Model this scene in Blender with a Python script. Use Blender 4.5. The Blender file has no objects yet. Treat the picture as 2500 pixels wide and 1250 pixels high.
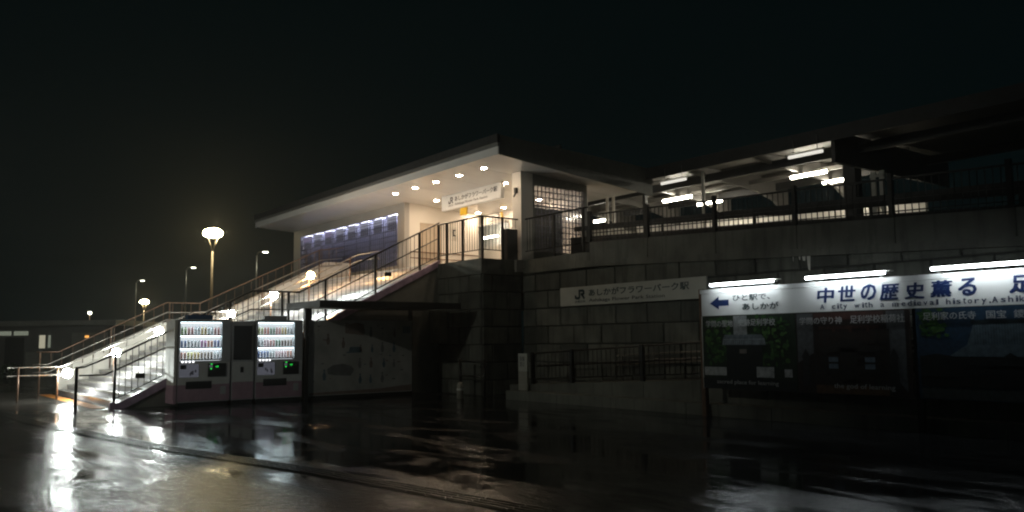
import bpy, bmesh, math, random
from mathutils import Vector, Matrix
random.seed(7)
S = bpy.context.scene
COL = S.collection

# ------------------------------------------------------------------ camera
def make_camera():
    cd = bpy.data.cameras.new("camera"); co = bpy.data.objects.new("camera", cd); COL.objects.link(co)
    cd.sensor_width = 36.0; cd.lens = 2050.0 / 2500.0 * 36.0
    cd.clip_start = 0.1; cd.clip_end = 2000.0
    h = Vector((-0.791, 0.6115, 0)).normalized(); r = Vector((h.y, -h.x, 0))
    p = math.atan((832.0 - 625.0) / 2050.0)
    fw = h * math.cos(p) + Vector((0, 0, math.sin(p))); up = r.cross(fw)
    c, s = math.cos(0.0105), math.sin(0.0105)
    R = r * c - up * s; U = up * c + r * s
    M = Matrix(((R.x, U.x, -fw.x, 0), (R.y, U.y, -fw.y, 0), (R.z, U.z, -fw.z, 1.5), (0, 0, 0, 1)))
    co.matrix_world = M
    S.camera = co
make_camera()

# ------------------------------------------------------------------ world, exposure
W = bpy.data.worlds.new("World"); S.world = W; W.use_nodes = True
bg = W.node_tree.nodes["Background"]
bg.inputs["Color"].default_value = (0.30, 0.92, 1.0, 1); bg.inputs["Strength"].default_value = 0.00105
S.view_settings.view_transform = 'Standard'; S.view_settings.look = 'None'
S.view_settings.gamma = 1.0; S.view_settings.use_curve_mapping = False
S.view_settings.exposure = 1.5
S.render.engine = 'CYCLES'
S.cycles.use_denoising = True
S.cycles.max_bounces = 8; S.cycles.volume_bounces = 0
S.cycles.sample_clamp_indirect = 4.0; S.cycles.sample_clamp_direct = 0.0
S.cycles.blur_glossy = 0.3
S.cycles.pixel_filter_type = 'BLACKMAN_HARRIS'; S.cycles.filter_width = 2.1
HAZE = 0.0009

# ------------------------------------------------------------------ materials
def nodes_of(name):
    m = bpy.data.materials.new(name); m.use_nodes = True
    return m, m.node_tree.nodes, m.node_tree.links, m.node_tree.nodes["Principled BSDF"]

def mat(name, col, rough=0.6, metal=0.0, var=0.25, scale=6.0, bump=0.0, bscale=60.0, spec=0.5, stains=0.0):
    m, n, l, b = nodes_of(name)
    b.inputs["Roughness"].default_value = rough; b.inputs["Metallic"].default_value = metal
    b.inputs["Specular IOR Level"].default_value = spec
    tc = n.new("ShaderNodeTexCoord")
    nz = n.new("ShaderNodeTexNoise"); nz.inputs["Scale"].default_value = scale; nz.inputs["Detail"].default_value = 5
    l.new(tc.outputs["Object"], nz.inputs["Vector"])
    rp = n.new("ShaderNodeMapRange")
    rp.inputs["From Min"].default_value = 0.3; rp.inputs["From Max"].default_value = 0.7
    rp.inputs["To Min"].default_value = 1 - var; rp.inputs["To Max"].default_value = 1 + var * 0.6
    l.new(nz.outputs["Fac"], rp.inputs["Value"])
    mul = n.new("ShaderNodeMix"); mul.data_type = 'RGBA'; mul.blend_type = 'MULTIPLY'; mul.inputs["Factor"].default_value = 1
    mul.inputs["A"].default_value = (*col, 1)
    cc = n.new("ShaderNodeCombineColor")
    for k in ("Red", "Green", "Blue"): l.new(rp.outputs["Result"], cc.inputs[k])
    l.new(cc.outputs["Color"], mul.inputs["B"])
    out = mul.outputs["Result"]
    if stains > 0:      # vertical rain streaks
        mp = n.new("ShaderNodeMapping"); mp.inputs["Scale"].default_value = (3.2, 3.2, 0.35)
        l.new(tc.outputs["Object"], mp.inputs["Vector"])
        n2 = n.new("ShaderNodeTexNoise"); n2.inputs["Scale"].default_value = 2.2; n2.inputs["Detail"].default_value = 6
        l.new(mp.outputs["Vector"], n2.inputs["Vector"])
        r2 = n.new("ShaderNodeMapRange"); r2.inputs["From Min"].default_value = 0.5; r2.inputs["From Max"].default_value = 0.72
        r2.inputs["To Max"].default_value = stains
        l.new(n2.outputs["Fac"], r2.inputs["Value"])
        m2 = n.new("ShaderNodeMix"); m2.data_type = 'RGBA'
        l.new(r2.outputs["Result"], m2.inputs["Factor"]); l.new(out, m2.inputs["A"])
        m2.inputs["B"].default_value = (col[0] * .3, col[1] * .32, col[2] * .3, 1)
        out = m2.outputs["Result"]
    l.new(out, b.inputs["Base Color"])
    if bump > 0:
        nb = n.new("ShaderNodeTexNoise"); nb.inputs["Scale"].default_value = bscale; nb.inputs["Detail"].default_value = 4
        l.new(tc.outputs["Object"], nb.inputs["Vector"])
        bp = n.new("ShaderNodeBump"); bp.inputs["Strength"].default_value = bump; bp.inputs["Distance"].default_value = 0.02
        l.new(nb.outputs["Fac"], bp.inputs["Height"]); l.new(bp.outputs["Normal"], b.inputs["Normal"])
    return m

def emit(name, col, strength):
    m, n, l, b = nodes_of(name)
    b.inputs["Base Color"].default_value = (0.02, 0.02, 0.02, 1)
    b.inputs["Emission Color"].default_value = (*col, 1); b.inputs["Emission Strength"].default_value = strength
    return m

def glass(name, tint=(0.9, 0.95, 0.95), refl=0.0, rough=0.05):
    m, n, l, b = nodes_of(name)
    n.remove(b)
    tr = n.new("ShaderNodeBsdfTransparent"); tr.inputs["Color"].default_value = (*tint, 1)
    gl = n.new("ShaderNodeBsdfGlossy"); gl.inputs["Roughness"].default_value = rough
    fr = n.new("ShaderNodeLayerWeight"); fr.inputs["Blend"].default_value = 0.12
    ad = n.new("ShaderNodeMath"); ad.operation = 'ADD'; ad.use_clamp = True; ad.inputs[1].default_value = refl
    mx = n.new("ShaderNodeMixShader")
    l.new(fr.outputs['Facing'], ad.inputs[0]); l.new(ad.outputs[0], mx.inputs[0])
    l.new(tr.outputs[0], mx.inputs[1]); l.new(gl.outputs[0], mx.inputs[2])
    l.new(mx.outputs[0], n["Material Output"].inputs["Surface"])
    return m

def wet_ground(name, col, rough, wet, lo, hi, bump, bscale, seed, joints=None, pscale=0.42):
    m, n, l, b = nodes_of(name)
    tc = n.new("ShaderNodeTexCoord")
    mp = n.new("ShaderNodeMapping"); mp.inputs["Location"].default_value = (seed, seed * 1.7, 0)
    mp.inputs["Rotation"].default_value = (0, 0, 0.2); mp.inputs["Scale"].default_value = (0.45, 1.35, 1)
    l.new(tc.outputs["Object"], mp.inputs["Vector"])
    nz = n.new("ShaderNodeTexNoise"); nz.inputs["Scale"].default_value = pscale; nz.inputs["Detail"].default_value = 9
    nz.inputs["Roughness"].default_value = 0.66; nz.inputs["Distortion"].default_value = 0.4
    l.new(mp.outputs["Vector"], nz.inputs["Vector"])
    pr = n.new("ShaderNodeMapRange"); pr.interpolation_type = 'SMOOTHSTEP'
    pr.inputs["From Min"].default_value = lo; pr.inputs["From Max"].default_value = hi      # 1 = standing water
    l.new(nz.outputs["Fac"], pr.inputs["Value"])
    rr = n.new("ShaderNodeMapRange"); rr.inputs["To Min"].default_value = rough; rr.inputs["To Max"].default_value = wet
    l.new(pr.outputs["Result"], rr.inputs["Value"]); l.new(rr.outputs["Result"], b.inputs["Roughness"])
    fine = n.new("ShaderNodeTexNoise"); fine.inputs["Scale"].default_value = bscale; fine.inputs["Detail"].default_value = 4
    fine.inputs["Roughness"].default_value = 0.6
    l.new(tc.outputs["Object"], fine.inputs["Vector"])
    mid = n.new("ShaderNodeTexNoise"); mid.inputs["Scale"].default_value = 1.6; mid.inputs["Detail"].default_value = 6
    l.new(tc.outputs["Object"], mid.inputs["Vector"])
    cr = n.new("ShaderNodeMapRange"); cr.inputs["From Min"].default_value = 0.3; cr.inputs["From Max"].default_value = 0.7
    cr.inputs["To Min"].default_value = 0.45; cr.inputs["To Max"].default_value = 1.4
    l.new(mid.outputs["Fac"], cr.inputs["Value"])
    vm = n.new("ShaderNodeVectorMath"); vm.operation = 'SCALE'; vm.inputs[0].default_value = col
    l.new(cr.outputs["Result"], vm.inputs["Scale"]); l.new(vm.outputs["Vector"], b.inputs["Base Color"])
    h = fine.outputs["Fac"]
    if joints:
        bt = n.new("ShaderNodeTexBrick"); bt.inputs["Scale"].default_value = 1.0
        bt.inputs["Brick Width"].default_value = joints; bt.inputs["Row Height"].default_value = joints
        bt.inputs["Mortar Size"].default_value = 0.006; bt.offset = 0.0
        l.new(tc.outputs["Object"], bt.inputs["Vector"])
        sb = n.new("ShaderNodeMath"); sb.operation = 'SUBTRACT'
        l.new(h, sb.inputs[0]); l.new(bt.outputs["Fac"], sb.inputs[1]); h = sb.outputs[0]
    inv = n.new("ShaderNodeMapRange"); inv.inputs["To Min"].default_value = bump; inv.inputs["To Max"].default_value = bump * 0.06
    l.new(pr.outputs["Result"], inv.inputs["Value"])
    bp = n.new("ShaderNodeBump"); bp.inputs["Distance"].default_value = 0.022
    l.new(inv.outputs["Result"], bp.inputs["Strength"]); l.new(h, bp.inputs["Height"])
    wv = n.new("ShaderNodeBump"); wv.inputs["Distance"].default_value = 0.02; wv.inputs["Strength"].default_value = 0.09
    l.new(mid.outputs["Fac"], wv.inputs["Height"]); l.new(wv.outputs["Normal"], bp.inputs["Normal"])
    l.new(bp.outputs["Normal"], b.inputs["Normal"])
    sp = n.new("ShaderNodeMapRange"); sp.inputs["To Min"].default_value = 0.17; sp.inputs["To Max"].default_value = 0.5
    l.new(pr.outputs["Result"], sp.inputs["Value"]); l.new(sp.outputs["Result"], b.inputs["Specular IOR Level"])
    b.inputs["IOR"].default_value = 1.34
    return m

M = {}
M['asphalt'] = wet_ground("asphalt", (0.012, 0.014, 0.015), 0.24, 0.06, 0.46, 0.66, 1.0, 12, 3.1, pscale=0.85)
M['smooth_paving'] = wet_ground("smooth_paving", (0.013, 0.014, 0.015), 0.22, 0.07, 0.36, 0.56, 0.5, 12, 5.7, pscale=0.8)
M['tile'] = wet_ground("plaza_tile", (0.05, 0.045, 0.04), 0.22, 0.06, 0.46, 0.60, 0.35, 40, 9.0, joints=0.3)
M['tactile_dark'] = mat("tactile_wet", (0.05, 0.05, 0.042), 0.17, var=0.4, scale=3, bump=0.3)
M['tactile_yellow'] = mat("tactile_yellow", (0.55, 0.20, 0.03), 0.3, var=0.4, scale=5)
M['concrete'] = mat("concrete", (0.15, 0.15, 0.125), 0.75, var=0.4, scale=1.2, bump=0.35, bscale=30, stains=0.55)
M['block'] = mat("split_block", (0.120, 0.123, 0.104), 0.8, var=0.4, scale=1.7, bump=0.7, bscale=22, stains=0.7)
M['block_pale'] = mat("split_block_pale", (0.150, 0.152, 0.128), 0.8, var=0.4, scale=2.3, bump=0.7, bscale=22, stains=0.75)
M['block_dark'] = mat("split_block_dark", (0.085, 0.088, 0.075), 0.8, var=0.45, scale=1.3, bump=0.7, bscale=22, stains=0.75)
M['mortar'] = mat("mortar", (0.04, 0.04, 0.036), 0.9)
M['step'] = mat("granite_step", (0.26, 0.25, 0.235), 0.18, var=0.3, scale=9, bump=0.1)
M['riser'] = mat("painted_step", (0.42, 0.40, 0.415), 0.25, var=0.12, scale=3)
M['nosing'] = mat("nosing", (0.5, 0.48, 0.44), 0.2, var=0.25)
M['kerb'] = mat("stair_kerb", (0.42, 0.31, 0.43), 0.3, var=0.3)
M['dark_steel'] = mat("dark_brown_steel", (0.022, 0.019, 0.016), 0.35, 0.2, var=0.3)
M['steel'] = mat("stainless", (0.42, 0.39, 0.35), 0.3, 0.85, var=0.2, scale=12)
M['lamp_pole'] = mat("lamp_pole", (0.055, 0.045, 0.036), .5, .2, var=.2)
M['bronze'] = mat("bronze_post", (0.20, 0.12, 0.08), 0.4, 0.4, var=0.3)
M['white_wall'] = mat("cream_wall", (0.74, 0.70, 0.64), 0.5, var=0.06, scale=1.5)
M['facade'] = mat("facade_panel", (0.40, 0.385, 0.365), 0.5, var=0.08, scale=1.2)
M['soffit'] = mat("glossy_soffit", (0.74, 0.72, 0.69), 0.22, var=0.05, scale=1.2)
M['fascia'] = mat("fascia_metal", (0.22, 0.22, 0.21), 0.35, 0.3, var=0.15)
M['roof'] = mat("dark_roof", (0.045, 0.047, 0.047), 0.4, 0.2, var=0.2)
M['grey_wall'] = mat("grey_panel", (0.16, 0.165, 0.15), 0.5, var=0.12)
M['floor'] = mat("hall_floor", (0.40, 0.37, 0.33), 0.25, var=0.15)
M['door'] = mat("beige_door", (0.46, 0.38, 0.29), 0.45, var=0.1)
M['mullion'] = mat("mullion", (0.10, 0.10, 0.13), 0.35, 0.4, var=0.1)
M['lavender'] = mat("frosted_back", (0.40, 0.41, 0.54), 0.5, var=0.12, scale=4)
M['pane'] = glass("pane", (0.85, 0.86, 0.90), 0.0, 0.06)
M['clear'] = glass("clear_pane", (0.95, 0.96, 0.96), -0.08, 0.02)
M['sign_white'] = mat("sign_white", (0.74, 0.74, 0.73), 0.35, var=0.07, scale=2)
M['sign_wall'] = mat("weathered_sign", (0.52, 0.51, 0.45), 0.45, var=0.15, scale=1.5)
M['ink'] = mat("ink_dark", (0.012, 0.015, 0.02), 0.5, var=0.1)
M['ink_green'] = mat("ink_teal", (0.008, 0.03, 0.035), 0.5, var=0.1)
M['blue'] = mat("ink_blue", (0.007, 0.022, 0.095), 0.45, var=0.12)
M['grey_ink'] = mat("ink_grey", (0.42, 0.42, 0.41), 0.5, var=0.1)
M['yellow'] = mat("sign_yellow", (0.75, 0.48, 0.03), 0.4, var=0.05)
M['vend'] = mat("vending_white", (0.70, 0.70, 0.69), 0.35, var=0.08)
M['vend_grey'] = mat("vending_grey", (0.50, 0.505, 0.52), 0.35, var=0.1)
M['pink'] = mat("pink_band", (0.46, 0.30, 0.37), 0.4, var=0.12)
M['black'] = mat("black_plastic", (0.012, 0.013, 0.014), 0.35, var=0.2)
M['vend_blue'] = mat("header_blue", (0.03, 0.09, 0.2), 0.4, var=0.1)
M['shelf_white'] = mat("shelf_white", (0.8, 0.82, 0.84), 0.4, var=0.03)
M['pale_box'] = mat("pale_box", (0.30, 0.28, 0.23), 0.5, var=0.15)
M['white_paint'] = mat("white_paint", (0.70, 0.68, 0.62), 0.45, var=0.15)
M['far_wall'] = mat("far_wall", (0.09, 0.095, 0.09), 0.7, var=0.25, scale=0.6)
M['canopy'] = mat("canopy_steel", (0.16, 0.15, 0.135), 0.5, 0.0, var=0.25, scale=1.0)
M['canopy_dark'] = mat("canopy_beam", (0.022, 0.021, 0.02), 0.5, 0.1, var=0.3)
E_WARM, E_COOL = (1.0, 0.80, 0.55), (0.88, 0.97, 1.0)
M['e_down'] = emit("downlight_glow", (1.0, 0.77, 0.54), 105)
M['e_hand'] = emit("handrail_lamp_glow", (0.90, 0.98, 0.92), 85)
M['e_orange'] = emit("orange_lamp_glow", (1.0, 0.55, 0.22), 66)
M['e_tube'] = emit("tube_white", (0.86, 0.96, 1.0), 10)
M['e_tube_warm'] = emit("tube_platform", (1.0, 0.93, 0.76), 30)
M['e_strip'] = emit("tube_reflection", (1.0, 0.96, 0.86), 0.3)
M['e_plaza'] = emit("plaza_lamp_glow", (1.0, 0.80, 0.42), 55)
M['e_street'] = emit("street_lamp_glow", (0.95, 0.97, 0.75), 5)
M['e_off'] = emit("roadside_lamp_glow", (1.0, 0.92, 0.74), 60)
M['e_led'] = emit("vending_led", (0.72, 0.95, 1.0), 4.6)
M['e_back'] = emit("vending_backlight", (0.90, 0.95, 1.0), 0.28)
M['e_green'] = emit("green_digit", (0.03, 1.0, 0.10), .45)
M['e_button'] = emit("button_glow", (0.95, 0.97, 1.0), 1.2)
M['e_ad'] = emit("lit_card", (0.75, 0.78, 0.95), 0.03)
M['e_violet'] = emit("violet_led", (0.80, 0.66, 1.0), 0.22)
M['e_lav'] = emit("lavender_led", (0.88, 0.87, 1.0), 0.24)
M['e_lav_low'] = emit("lavender_fading_glow", (0.80, 0.80, 1.0), 0.055)
M['e_strip_lav'] = emit("lavender_strip", (0.82, 0.83, 1.0), 12)
M['e_gate'] = emit("gate_window", (1.0, 0.95, 0.84), 0.55)
M['e_win'] = emit("lit_window", (0.62, 0.68, 0.52), 0.085)
M['e_win2'] = emit("lit_window_bright", (0.85, 0.80, 0.58), 0.15)
M['e_amber'] = emit("amber_spot", (1.0, 0.45, 0.1), .5)

# ------------------------------------------------------------------ mesh builder
class MB:
    def __init__(s): s.v = []; s.f = []; s.mi = []; s.sm = []; s.cur = 0; s.mats = []
    def use(s, m):
        if m not in s.mats: s.mats.append(m)
        s.cur = s.mats.index(m); return s
    def face(s, pts, smooth=False):
        i = len(s.v); s.v += [tuple(p) for p in pts]; s.f.append(list(range(i, i + len(pts)))); s.mi.append(s.cur); s.sm.append(smooth)
    def hexa(s, p):     # p: bottom 4 (ccw from above) then top 4
        i = len(s.v); s.v += [tuple(q) for q in p]
        for f in ((3, 2, 1, 0), (4, 5, 6, 7), (0, 1, 5, 4), (1, 2, 6, 5), (2, 3, 7, 6), (3, 0, 4, 7)):
            s.f.append([i + k for k in f]); s.mi.append(s.cur); s.sm.append(False)
        return s
    def box(s, x0, x1, y0, y1, z0, z1):
        return s.hexa([(x0, y0, z0), (x1, y0, z0), (x1, y1, z0), (x0, y1, z0), (x0, y0, z1), (x1, y0, z1), (x1, y1, z1), (x0, y1, z1)])
    def tube(s, pts, r, n=8, r2=None):
        pts = [Vector(p) for p in pts]; rings = []
        for k, p in enumerate(pts):
            if k == 0: d = pts[1] - p
            elif k == len(pts) - 1: d = p - pts[k - 1]
            else: d = (pts[k + 1] - p).normalized() + (p - pts[k - 1]).normalized()
            d.normalize()
            a = Vector((0, 0, 1)) if abs(d.z) < 0.9 else Vector((1, 0, 0))
            u = d.cross(a).normalized(); w = d.cross(u)
            rr = r if r2 is None else r + (r2 - r) * k / (len(pts) - 1)
            i = len(s.v)
            s.v += [tuple(p + (u * math.cos(t) + w * math.sin(t)) * rr) for t in [2 * math.pi * q / n for q in range(n)]]
            rings.append(i)
        for a, b in zip(rings, rings[1:]):
            for q in range(n):
                s.f.append([a + q, a + (q + 1) % n, b + (q + 1) % n, b + q]); s.mi.append(s.cur); s.sm.append(True)
        s.f.append([rings[0] + q for q in range(n)]); s.mi.append(s.cur); s.sm.append(False)
        s.f.append([rings[-1] + q for q in reversed(range(n))]); s.mi.append(s.cur); s.sm.append(False)
        return s
    def bar(s, a, b, w, h):     # rectangular bar from a to b, w sideways, h upwards
        a = Vector(a); b = Vector(b); d = (b - a).normalized()
        up = Vector((0, 0, 1)) if abs(d.z) < 0.95 else Vector((0, 1, 0))
        u = d.cross(up).normalized() * (w / 2); t = u.cross(d).normalized() * (h / 2)
        return s.hexa([a - u - t, a + u - t, b + u - t, b - u - t, a - u + t, a + u + t, b + u + t, b - u + t])
    def lathe(s, prof, c=(0, 0, 0), n=16, axis='Z'):
        rings = []
        for r, z in prof:
            i = len(s.v)
            for q in range(n):
                t = 2 * math.pi * q / n
                if axis == 'Z': s.v.append((c[0] + r * math.cos(t), c[1] + r * math.sin(t), c[2] + z))
                else: s.v.append((c[0] + r * math.cos(t), c[1] + z, c[2] + r * math.sin(t)))
            rings.append(i)
        for a, b in zip(rings, rings[1:]):
            for q in range(n):
                s.f.append([a + q, a + (q + 1) % n, b + (q + 1) % n, b + q]); s.mi.append(s.cur); s.sm.append(True)
        s.f.append([rings[0] + q for q in reversed(range(n))]); s.mi.append(s.cur); s.sm.append(False)
        s.f.append([rings[-1] + q for q in range(n)]); s.mi.append(s.cur); s.sm.append(False)
        return s
    def prism(s, poly, fn, d0, d1):     # poly 2D; fn(u, v, d) -> 3D
        n = len(poly)
        i = len(s.v); s.v += [fn(u, v, d0) for u, v in poly] + [fn(u, v, d1) for u, v in poly]
        s.f.append([i + k for k in range(n)]); s.mi.append(s.cur); s.sm.append(False)
        s.f.append([i + n + k for k in reversed(range(n))]); s.mi.append(s.cur); s.sm.append(False)
        for k in range(n):
            s.f.append([i + k, i + n + k, i + n + (k + 1) % n, i + (k + 1) % n]); s.mi.append(s.cur); s.sm.append(False)
        return s
    def build(s, name, m=None, parent=None, bevel=0.0):
        me = bpy.data.meshes.new(name)
        me.from_pydata(s.v, [], s.f)
        ms = s.mats if s.mats else [m]
        for x in ms: me.materials.append(M[x] if isinstance(x, str) else x)
        for p, k, sm in zip(me.polygons, s.mi, s.sm): p.material_index = k; p.use_smooth = sm
        bm = bmesh.new(); bm.from_mesh(me)
        bmesh.ops.recalc_face_normals(bm, faces=bm.faces)
        if bevel > 0:
            es = [e for e in bm.edges if len(e.link_faces) == 2 and e.calc_face_angle(0) > 0.9]
            bmesh.ops.bevel(bm, geom=es, offset=bevel, segments=1, affect='EDGES', clamp_overlap=True)
        bm.to_mesh(me); bm.free(); me.update()
        o = bpy.data.objects.new(name, me); COL.objects.link(o)
        if parent: attach(o, parent)
        return o

def attach(o, parent):
    o.parent = parent; o.matrix_parent_inverse = Matrix.Translation(-world_loc(parent))
def world_loc(o):
    v = Vector(o.location)
    while o.parent: o = o.parent; v = v + Vector(o.location) * 0
    return v
def thing(name, label, cat, loc, group=None):
    o = bpy.data.objects.new(name, None); COL.objects.link(o); o.location = loc; o.empty_display_size = 0.1
    return tag(o, label, cat, group)
def tag(o, label, cat, group=None):
    o["label"] = label; o["category"] = cat
    if group: o["group"] = group
    return o
def struct(o): o["kind"] = "structure"; return o

# ------------------------------------------------------------------ lettering
def text_pts(body, bold=0.0):
    cu = bpy.data.curves.new("lettering", 'FONT'); cu.body = body; cu.size = 1.0; cu.offset = bold; cu.resolution_u = 2
    o = bpy.data.objects.new("lettering", cu); COL.objects.link(o)
    dg = bpy.context.evaluated_depsgraph_get(); dg.update()
    me = bpy.data.meshes.new_from_object(o.evaluated_get(dg))
    vs = [tuple(v.co) for v in me.vertices]; fs = [list(p.vertices) for p in me.polygons]
    bpy.data.objects.remove(o); bpy.data.curves.remove(cu); bpy.data.meshes.remove(me)
    return vs, fs
def add_text(mb, body, fn, u0, u1, v0, v1, bold=0.0, lift=0.004, slant=0.0):
    """fit lettering into the rectangle u0..u1, v0..v1; fn(u, v, d) gives the 3D point, d = height above the face"""
    if bold > 0:            # heavier strokes: thin layers shifted sideways, each a hair above the last
        k = (v1 - v0) * bold
        for q, (du, dv) in enumerate(((k, k * .6), (-k, k * .6), (k, -k * .6), (-k, -k * .6))):
            add_text(mb, body, fn, u0 + du, u1 + du, v0 + dv, v1 + dv, 0.0, lift + .0006 * (q + 1), slant)
    vs, fs = text_pts(body, 0.0)
    if not vs: return
    x0 = min(v[0] for v in vs); x1 = max(v[0] for v in vs); y0 = min(v[1] for v in vs); y1 = max(v[1] for v in vs)
    i = len(mb.v)
    for v in vs:
        tx = (v[0] - x0) / (x1 - x0); ty = (v[1] - y0) / (y1 - y0)
        mb.v.append(fn(u0 + (u1 - u0) * tx + slant * ty * (v1 - v0), v0 + (v1 - v0) * ty, lift))
    for f in fs: mb.f.append([i + k for k in f]); mb.mi.append(mb.cur); mb.sm.append(False)
def stroke(mb, pts, w, fn, d0=0.0, d1=0.004):
    """flat thick polyline, mitred, for logo letters and arrows"""
    pts = [Vector(p) for p in pts]; L = []; R = []
    for k, p in enumerate(pts):
        a = (p - pts[k - 1]).normalized() if k else (pts[1] - p).normalized()
        b = (pts[k + 1] - p).normalized() if k < len(pts) - 1 else a
        t = (a + b).normalized(); nrm = Vector((-t.y, t.x)); c = max(0.35, nrm.dot(Vector((-a.y, a.x))))
        L.append(p + nrm * (w / 2 / c)); R.append(p - nrm * (w / 2 / c))
    for k in range(len(pts) - 1):
        mb.face([fn(*q, d1) for q in (R[k], R[k + 1], L[k + 1], L[k])])
def logo(mb, fn, u0, u1, v0, v1):
    w, h = u1 - u0, v1 - v0; t = 0.17 * w
    P = lambda a, b: (u0 + a * w, v0 + b * h)
    stroke(mb, [P(0.07, 0.42), P(0.07, 0.16), P(0.16, 0.09), P(0.40, 0.09), P(0.47, 0.18), P(0.47, 0.91), P(0.82, 0.91), P(0.91, 0.80), P(0.91, 0.60), P(0.82, 0.50), P(0.60, 0.50)], t, fn)
    stroke(mb, [P(0.70, 0.50), P(0.98, 0.0)], t, fn)

# ------------------------------------------------------------------ ground
def ground():
    mb = MB(); mb.box(-420, 160, -160, 420, -0.5, 0.0)
    struct(mb.build("ground", 'asphalt'))
    mb = MB(); mb.box(-60, -21.3, -30, 4.55, -0.02, 0.006)
    struct(mb.build("plaza_paving", 'tile'))
    mb = MB()      # smoother wet paving between the guiding strip and the stairs
    xs = [-21.299, -19.0, -13.0, -9.3, -6.4, 2.0, 12.0]; ys = [2.62, 2.75, 3.55, 4.3, 4.72, 5.9, 7.3]
    for k in range(6):
        mb.hexa([(xs[k], ys[k], -.02), (xs[k + 1], ys[k + 1], -.02), (xs[k + 1], 13.1, -.02), (xs[k], 13.1, -.02), (xs[k], ys[k], .005), (xs[k + 1], ys[k + 1], .005), (xs[k + 1], 13.1, .005), (xs[k], 13.1, .005)])
    struct(mb.build("forecourt_paving", 'smooth_paving'))
    # ridged guiding strip running across the forecourt
    pts = [(-40, 1.75), (-27, 2.35), (-19.0, 2.75), (-13.0, 3.55), (-9.3, 4.3), (-6.4, 4.72), (2.0, 5.9)]
    mb = MB()
    for (xa, ya), (xb, yb) in zip(pts, pts[1:]):
        d = Vector((xb - xa, yb - ya, 0)); L = d.length; d.normalize(); nn = Vector((-d.y, d.x, 0))
        a = Vector((xa, ya, 0)); b = Vector((xb, yb, 0))
        w = 0.17
        mb.hexa([a - nn * w + Vector((0, 0, -0.01)), b - nn * w + Vector((0, 0, -0.01)), b + nn * w + Vector((0, 0, -0.01)), a + nn * w + Vector((0, 0, -0.01)),
                 a - nn * w + Vector((0, 0, 0.0085)), b - nn * w + Vector((0, 0, 0.0085)), b + nn * w + Vector((0, 0, 0.0085)), a + nn * w + Vector((0, 0, 0.0085))])
        for k in range(4):
            o = nn * (-0.12 + 0.08 * k); s = 0.0
            while s < L - 0.02:
                e = min(s + 0.285, L)
                mb.bar(a + d * s + o + Vector((0, 0, 0.0125)), a + d * e + o + Vector((0, 0, 0.0105)), 0.034, 0.009)
                s += 0.30
    struct(mb.build("tactile_paving", 'tactile_dark'))
    mb = MB(); mb.box(-29.4, -22.0, 4.40, 4.72, -0.01, 0.014)
    for i in range(12):
        for j in range(2): pass
    struct(mb.build("tactile_path", 'tactile_yellow'))
ground()

# ------------------------------------------------------------------ retaining wall with blocks
WY = 15.3
def e_line(x): return 3.45 - 0.043 * max(0.0, x + 16.4)
def ramp_top(x): return e_line(x) + 0.65
BL = 1.08
def block_face(mb, a0, a1, z0, top, fn, off):
    """courses of blocks between a0..a1; fn(a, depth, z) -> 3D; top(a) clips them"""
    k = 0; z = z0
    while z < 4.2:
        z1 = z + 0.5
        s = a0 - ((a0 - off - (BL / 2 if k % 2 else 0)) % BL)
        while s < a1:
            l, r = max(s, a0) + 0.012, min(s + BL, a1) - 0.012
            if r - l > 0.05:
                tl, tr = min(z1 - 0.012, top(l)), min(z1 - 0.012, top(r)); zb = z + 0.012
                if tl - zb > 0.03 and tr - zb > 0.03:
                    j = random.uniform(-0.006, 0.006); c = 0.018
                    mb.use(random.choice(('block', 'block', 'block_pale', 'block_dark')))
                    i = len(mb.v)
                    mb.v += [fn(l, 0.03, zb), fn(r, 0.03, zb), fn(r, 0.03, tr), fn(l, 0.03, tl),
                             fn(l + c, -j, zb + c), fn(r - c, -j, zb + c), fn(r - c, -j, tr - c), fn(l + c, -j, tl - c)]
                    for f in ((4, 5, 6, 7), (0, 1, 5, 4), (1, 2, 6, 5), (2, 3, 7, 6), (3, 0, 4, 7)):
                        mb.f.append([i + q for q in f]); mb.mi.append(mb.cur); mb.sm.append(False)
            s += BL
        z = z1; k += 1

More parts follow.
